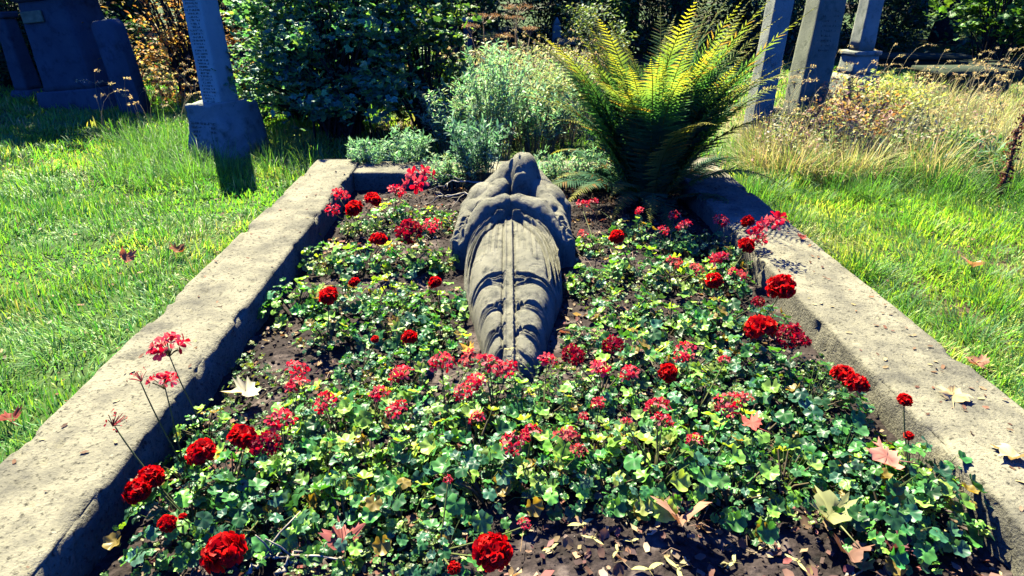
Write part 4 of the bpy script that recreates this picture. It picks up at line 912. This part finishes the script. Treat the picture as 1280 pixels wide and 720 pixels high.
OR = [(.55, .34, .10), (.48, .26, .10), (.58, .42, .16), (.40, .34, .10), (.34, .17, .08)]
shrub('golden orange autumn bush between headstone slab and obelisk', -4.35, 9.6, 2.2, 1.0, 60, 3600, .08, OR, 'autumn', DIA, clumps=70, low=.02)
shrub('orange autumn bush behind the left inscribed obelisk', -3.2, 10.0, 2.0, .75, 50, 2200, .08, OR, 'autumn', DIA, clumps=50, low=.02)
shrub('yellow and green autumn bush at the upper left corner behind the tapered marker', -8.2, 11.8, 2.3, 1.3, 60, 3600, .10, OR[:3]+[(.12, .24, .05), (.08, .18, .05)], 'autumn', DIA, clumps=70, low=.25)
shrub('dark ivy like hedge bush behind the tapered marker', -7.4, 11.2, 1.1, 1.2, 40, 4200, .06, DK, clumps=60)
shrub('dark evergreen bush right of the tapered marker', -6.1, 11.0, 1.0, .8, 40, 2600, .06, DK, clumps=50)
# dead stem at the right edge
q = P(1246, 252, 0); t = thing('dead_dock', 'dark reddish dead dock stem at the right edge of the photo', 'dead plant', (q[0], q[1], 0)); st, hd = MB(), MB()
pts = np.array([[0, 0, 0], [.03, .03, .25], [.02, .05, .5], [.10, .08, .75]]); st.tube(pts, [.014, .011, .009, .005], 6, (.10, .05, .04))
for j in range(420):
    u = .1+.9*rng.random(); c = np.array([np.interp(u, [0, .33, .66, 1], pts[:, k]) for k in range(3)])+rng.normal(0, .018, 3); hd.inst(DIA, c[None], rot(rng.uniform(0, 6, 1), rng.normal(0, 1, 1), rng.normal(0, 1, 1)), .028, colmix(1, [(.16, .06, .05), (.10, .04, .03), (.24, .11, .07)]))
st.build('stem', M['stem'], t); hd.build('seed_head', M['dryleaf'], t)

# ------------------------------------------------------------------ wood behind
def tree_meshes(h, R, nlf, lsz, cols, seed, low=.25, mat='bush'):
    global rng
    old = rng; rng = np.random.default_rng(seed); tk, lb, lf = MB(), MB(), MB()
    zz = np.linspace(0, h*.8, 12); ax = np.stack([.25*np.sin(zz*.5+seed), .2*np.cos(zz*.4), zz], 1); ax[:, :2] -= ax[0, :2]; r0 = .022*h+.05
    tk.tube(ax, np.concatenate([[r0*1.5, r0*1.1], np.linspace(r0, r0*.3, 10)]), 10, (.055, .05, .045)); C = []
    for i in range(26):
        k = rng.integers(3, 12); b = ax[k]; a = rng.uniform(0, 6.3); L = R*rng.uniform(.5, 1.05); e = b+np.array([L*math.cos(a), L*math.sin(a), L*rng.uniform(-.15, .7)]); e[2] = max(e[2], h*low)
        mid = (b+e)/2+[0, 0, .2]; lb.tube([b, mid, e], [r0*.35, r0*.2, r0*.06], 6, (.055, .05, .045)); C += [e, mid, (mid+e)/2+rng.normal(0, .3, 3)]
    C.append(ax[-1]+[0, 0, h*.12]); C = np.array(C); k = rng.integers(0, len(C), nlf); sp = rng.uniform(.35, .8, len(C))*R*.4
    pos = C[k]+rng.normal(0, 1, (nlf, 3))*sp[k][:, None]*[1, 1, .6]; pos[:, 2] = np.maximum(pos[:, 2], h*low*.6+.3*rng.random(nlf))
    lf.inst(DIA, pos, rot(rng.uniform(0, 6.3, nlf), rng.normal(-.1, .5, nlf), rng.normal(0, .5, nlf)), lsz*rng.uniform(.6, 1.3, nlf), colmix(nlf, cols, .2))
    out = (tk.mesh('trunk', M['bark'], True), lb.mesh('limb', M['bark'], True), lf.mesh('crown', M[mat])); rng = old; return out
TR = [tree_meshes(9, 2.6, 6500, .26, DK, 11, .2), tree_meshes(9, 3.0, 7000, .28, DK, 12, .12), tree_meshes(9, 2.8, 6500, .26, DK, 13, .28), tree_meshes(9, 2.6, 6500, .22, DK, 14, .08), tree_meshes(9, 3.0, 6500, .3, DK, 15, .42)]
def tree(x, y, sc, k, lab, group=None):
    t = thing('tree', lab, 'tree', (x, y, float(ground_z(np.array(x), np.array(y)))-.05), group=group)
    rz = rng.uniform(0, 6.3)
    for nm, me in zip(('trunk', 'limb', 'crown'), TR[k]): link(nm, me, t, rz=rz, sc=sc)
tree(-7.9, 10.6, .86, 0, 'dark trunked tree directly behind the big monument at the upper left')
tree(-9.6, 12.2, .95, 2, 'shade tree behind the tapered marker at the far upper left')
tree(-2.0, 13.4, .42, 1, 'tree behind the orange bushes left of the dark shrub')
tree(-2.9, 11.2, .45, 4, 'slim tree with bare dark lower branches behind the left inscribed obelisk')
tree(-.9, 13.6, .48, 3, 'small tree behind the dark shrub')
GL = 'tall dark tree in the shaded wood behind the graveyard'
for i, (x, y) in enumerate(((-16, 18), (-11, 19), (-6.5, 18.5), (-2.2, 19.5), (1.6, 19), (5.2, 19.5), (9.5, 20), (14, 19), (18.5, 21), (23, 20), (-20, 25), (-13, 26), (-7, 26), (-1, 27), (4.5, 26), (10, 27), (16, 27), (22, 28), (28, 27), (33, 22), (38, 28), (-27, 22), (-34, 26))):
    yy = y+rng.normal(0, .6); tree(x+rng.normal(0, .6), yy, min(1.3, (yy-9.5)/9.0)*rng.uniform(.92, 1.05), i % 4, GL, 'dark trees of the wood behind')
def bush_mesh(seed, cols, n=5200, h=2.0, R=1.5, lsz=.12, tpl=DIA):
    global rng
    old = rng; rng = np.random.default_rng(seed); t = shrub('x', 0, 0, h, R, 30, n, lsz, cols, tpl=tpl, clumps=70, low=.02); ch = [(c.name.split('.')[0], c.data) for c in t.children]
    for c in list(t.children): bpy.data.objects.remove(c)
    bpy.data.objects.remove(t); rng = old; return ch
BU = [bush_mesh(31, DK), bush_mesh(32, DK), bush_mesh(33, DK[:3]+[(.10, .22, .05)])]
for i, (x, y) in enumerate([(-17+2.6*k, 15.5+1.2*math.sin(k*2.1)) for k in range(17)]+[(-22+3.4*k, 21.5+math.sin(k*1.7)) for k in range(17)]):
    if 2.5 < x < 9 and y < 15.0: y += 1.2
    t = thing('shrub', 'dark undergrowth shrub of the shaded wood edge', 'shrub', (x, y, -.05), group='dark undergrowth of the wood edge'); rz = rng.uniform(0, 6.3)
    for nm, me in BU[i % 3]: link(nm, me, t, rz=rz, sc=rng.uniform(.8, 1.15))
q = P(702, 44, 0); shrub('round bright green sunlit bush in the distance left of the fern top', q[0], 14.2, 1.75, .62, 30, 2600, .07, [(.10, .28, .05), (.14, .34, .06), (.06, .18, .05)], tpl=DIA, clumps=45, low=.35)
shrub('bright sycamore sapling foliage at the upper right corner', 8.6, 11.6, 2.2, .95, 50, 1700, .14, [(.10, .26, .05), (.07, .2, .05), (.15, .32, .06)], clumps=45, low=.35)
shrub('pale leaved bramble bush left of the fern in the distance', 1.6, 11.6, 1.15, .7, 50, 2200, .07, [(.14, .24, .13), (.10, .18, .10), (.2, .3, .16)], tpl=DIA, clumps=50)

# ------------------------------------------------------------------ grass
def blades(name, x, y, z, L, wd, cols, lean, yaw, mat='grass', curl=1.):
    n = len(x); R = rot(yaw, 0*yaw, 0*yaw)
    t = np.array([0, .45, .8, 1]); prof = [1, .85, .5, 0]
    ux, uy = R[:, 0, 0], R[:, 1, 0]; fx, fy = R[:, 0, 1], R[:, 1, 1]
    V = []; 
    for k, (a, pw) in enumerate(zip(t, prof)):
        ang = lean*(.35+curl*a); hor = L*a*np.sin(ang); ver = L*a*np.cos(ang)
        cx, cy, cz = x+fx*hor, y+fy*hor, z+np.maximum(ver, .004+.01*a)
        if pw: V += [np.stack([cx-ux*wd*pw/2, cy-uy*wd*pw/2, cz], 1), np.stack([cx+ux*wd*pw/2, cy+uy*wd*pw/2, cz], 1)]
        else: V.append(np.stack([cx, cy, cz], 1))
    v = np.stack(V, 1); f4 = np.array([[0, 1, 3, 2], [2, 3, 5, 4]]); f3 = np.array([[4, 5, 6]]); o = (np.arange(n)*7)[:, None, None]
    mb = MB(); mb.add(v.reshape(-1, 3), [(f4[None]+o).reshape(-1, 4), (f3[None]+o).reshape(-1, 3)], np.repeat(cols, 7, 0))
    return tag(mb.build(name, M[mat]), kind='stuff')
def lawn(name, x0, x1, y0, y1, n, hb, seed, cols, excl=None, power=1.6, wscale=1.):
    y = y0+(y1-y0)*rng.random(n)**power; x = rng.uniform(x0, x1, n)
    # keep what the camera can roughly see, with a margin
    k = (np.abs(x) < 1.3+.95*y)
    if excl is not None: k &= ~excl(x, y)
    x, y = x[k], y[k]; n = len(x); cl = fbm(x*3.2, y*3.2, 0, 3, seed); big = fbm(x*.8, y*.8, 0, 2, seed+1)
    L = hb*(.55+.9*np.clip(cl+.3, 0, 1))*rng.uniform(.5, 1.3, n)*(1+.5*big)
    yaw = 5*fbm(x*1.6, y*1.6, 0, 2, seed+2)*PI/2+rng.normal(0, .9, n); lean = np.clip(.55+.5*fbm(x*2.5, y*2.5, 0, 2, seed+3)+rng.normal(0, .3, n), .05, 1.35)
    wd = (.0022+.0011*y)*rng.uniform(.7, 1.4, n)*wscale
    c = colmix(n, cols[0], .18); dry = (fbm(x*1.1+4, y*1.1, 0, 3, seed+5)+rng.normal(0, .25, n) > cols[2]+.06)[:, None]; c = np.where(dry, colmix(n, cols[1], .15), c)
    return blades(name, x, y, ground_z(x, y)-.005, L, wd, c, lean, yaw)
G1 = [(.12, .33, .07), (.19, .42, .07), (.07, .25, .09), (.30, .48, .07)]; G2 = [(.44, .47, .17), (.48, .45, .22), (.36, .46, .12)]
inK = lambda x, y: (x > KX0-.01) & (x < KX3+.01) & (y > KY0) & (y < KY3+.03)
lawn('grass', -8.5, KX0-.008, 1.0, 9.5, 190000, .072, 301, (G1, G2, .38), inK, 1.5)
lawn('grass', KX3+.008, 7.5, 1.1, 5.2, 120000, .09, 311, ([(.26, .46, .07), (.16, .38, .07), (.38, .52, .08)], [(.54, .56, .21), (.48, .53, .17)], .12), inK, 1.2)
lawn('grass', -9, 12, 4.76, 13, 60000, .12, 321, (G1, G2, .15), None, 1.0, 1.3)
# longer tufts: round the left obelisk, along the kerbs and under the meadow weeds
def tufts(name, spots, cols, mat='grass', w0=.0045):
    X, Y, L_, W_, A, Ln = [], [], [], [], [], []
    for (x, y, n, r, L) in spots:
        a = rng.uniform(0, 6.3, n); rr = r*np.sqrt(rng.random(n)); X.append(x+rr*np.cos(a)); Y.append(y+rr*np.sin(a)); L_.append(L*rng.uniform(.5, 1.2, n)); W_.append(np.full(n, w0)*rng.uniform(.6, 1.3, n)); A.append(a-PI/2+rng.normal(0, .5, n)); Ln.append(rng.uniform(.1, .95, n))
    X, Y, L_, W_, A, Ln = map(np.concatenate, (X, Y, L_, W_, A, Ln))
    blades(name, X, Y, ground_z(X, Y)-.01, L_, W_, colmix(len(X), cols, .2), Ln, A, mat)
sp = []
for i in range(90): q = P(rng.uniform(140, 400), rng.uniform(165, 232), 0); sp.append((q[0], q[1], 70, .14, rng.uniform(.16, .32)))
for i in range(150): q = P(rng.uniform(920, 1290), rng.uniform(195, 252), 0); sp.append((q[0], q[1], 90, .13, rng.uniform(.16, .32)))
for i in range(150): q = (rng.uniform(KX3+.05, 4.2), rng.uniform(1.6, 4.4)); sp.append((q[0], q[1], 70, .09, rng.uniform(.09, .17)))
for i in range(110): q = (rng.uniform(-4.5, KX0-.05), rng.uniform(1.5, 5)); sp.append((q[0], q[1], 60, .09, rng.uniform(.08, .15)))
for i in range(120): y = rng.uniform(1.2, 4.7); sp.append((KX0-.02+.02*rng.normal(), y, 34, .04, rng.uniform(.05, .13)))
for i in range(120): y = rng.uniform(1.2, 4.7); sp.append((KX3+.02+.02*rng.normal(), y, 34, .04, rng.uniform(.05, .13)))
tufts('grass_tufts', sp, [(.08, .22, .07), (.12, .30, .07), (.07, .17, .07), (.18, .33, .08)])
# dry meadow on the right and weeds in it
sp = []
for i in range(420):
    u_, v_ = rng.uniform(940, 1300), rng.uniform(112, 232)
    if u_ < 1062 and v_ < 176: v_ = rng.uniform(178, 232)
    q = P(u_, v_, 0); sp.append((q[0], q[1], 80, .16, rng.uniform(.16, .45)*(1.0 if q[0] < 6 else .6)))
tufts('dry_grass', sp, [(.68, .64, .28), (.60, .56, .24), (.48, .54, .14), (.76, .70, .40), (.34, .26, .18), (.28, .42, .12)], 'straw', w0=.006)
mb, st = MB(), MB()
for i in range(900):
    u_, v_ = (rng.uniform(950, 1230), rng.uniform(135, 222)) if i < 700 else (rng.uniform(540, 740), rng.uniform(120, 185))
    if 900 < u_ < 1065 and v_ < 182: v_ = rng.uniform(184, 224)
    q = P(u_, v_, 0)
    if inK(q[0], q[1]-.1): continue
    h = rng.uniform(.12, .42)*(1. if q[0] < 5 else .6); tp = q+[rng.normal(0, .08), rng.normal(0, .06), h]; st.tube([q, (q+tp)/2+[.01, 0, 0], tp], [.003, .0025, .0015], 3, colmix(1, [(.34, .18, .12), (.40, .34, .18), (.25, .28, .10)])[0], cap=False)
    m = 26; u = rng.uniform(.25, 1, m)[:, None]; c = [[(.46, .46, .18), (.38, .42, .15)], [(.34, .20, .16), (.42, .28, .22)], [(.58, .56, .40), (.46, .44, .30)], [(.20, .36, .14), (.28, .42, .16)]][rng.choice(4, p=[.45, .15, .2, .2])]
    mb.inst(DIA, q+(tp-q)*u+rng.normal(0, .03, (m, 3)), rot(rng.uniform(0, 6, m), rng.normal(0, .6, m), rng.normal(0, .6, m)), rng.uniform(.02, .045, m), colmix(m, c, .2))
tag(mb.build('meadow_weeds', M['straw']), kind='stuff'); tag(st.build('meadow_weed_stalks', M['stem']), kind='stuff')
# arching seed heads
mb, sd_ = MB(), MB()
def seedstem(q, h, a, reach):
    t_ = np.linspace(0, 1, 7); c = np.stack([q[0]+reach*math.cos(a)*t_**2, q[1]+reach*math.sin(a)*t_**2, h*np.sin(t_*PI*.56)/math.sin(PI*.5)], 1); mb.tube(c, np.linspace(.0022, .0010, 7), 3, (.50, .42, .22), cap=False)
    m = 22; u = rng.uniform(.78, 1.02, m)*6; k = np.clip(u.astype(int), 0, 5); f = (u-k)[:, None]; sd_.inst(DIA, c[k]*(1-f)+c[k+1]*f+rng.normal(0, .005, (m, 3)), rot(rng.uniform(0, 6, m), rng.normal(0, .8, m), rng.normal(0, .8, m)), rng.uniform(.012, .024, m), colmix(m, [(.66, .58, .36), (.5, .4, .26)]))
for i in range(330):
    if i < 210: q = P(rng.uniform(930, 1290), rng.uniform(118, 215), 0); h = rng.uniform(.35, .75)
    elif i < 260: q = P(rng.uniform(130, 270), rng.uniform(130, 175), 0); h = rng.uniform(.3, .65)
    else: q = P(rng.uniform(540, 740), rng.uniform(120, 180), 0); h = rng.uniform(.5, .95)
    seedstem(q, h, rng.uniform(0, 6.3) if i % 2 else rng.normal(0, .7), rng.uniform(.1, .4))
tag(mb.build('seed_grass_stalks', M['stem']), kind='stuff'); tag(sd_.build('seed_grass_heads', M['autumn']), kind='stuff')
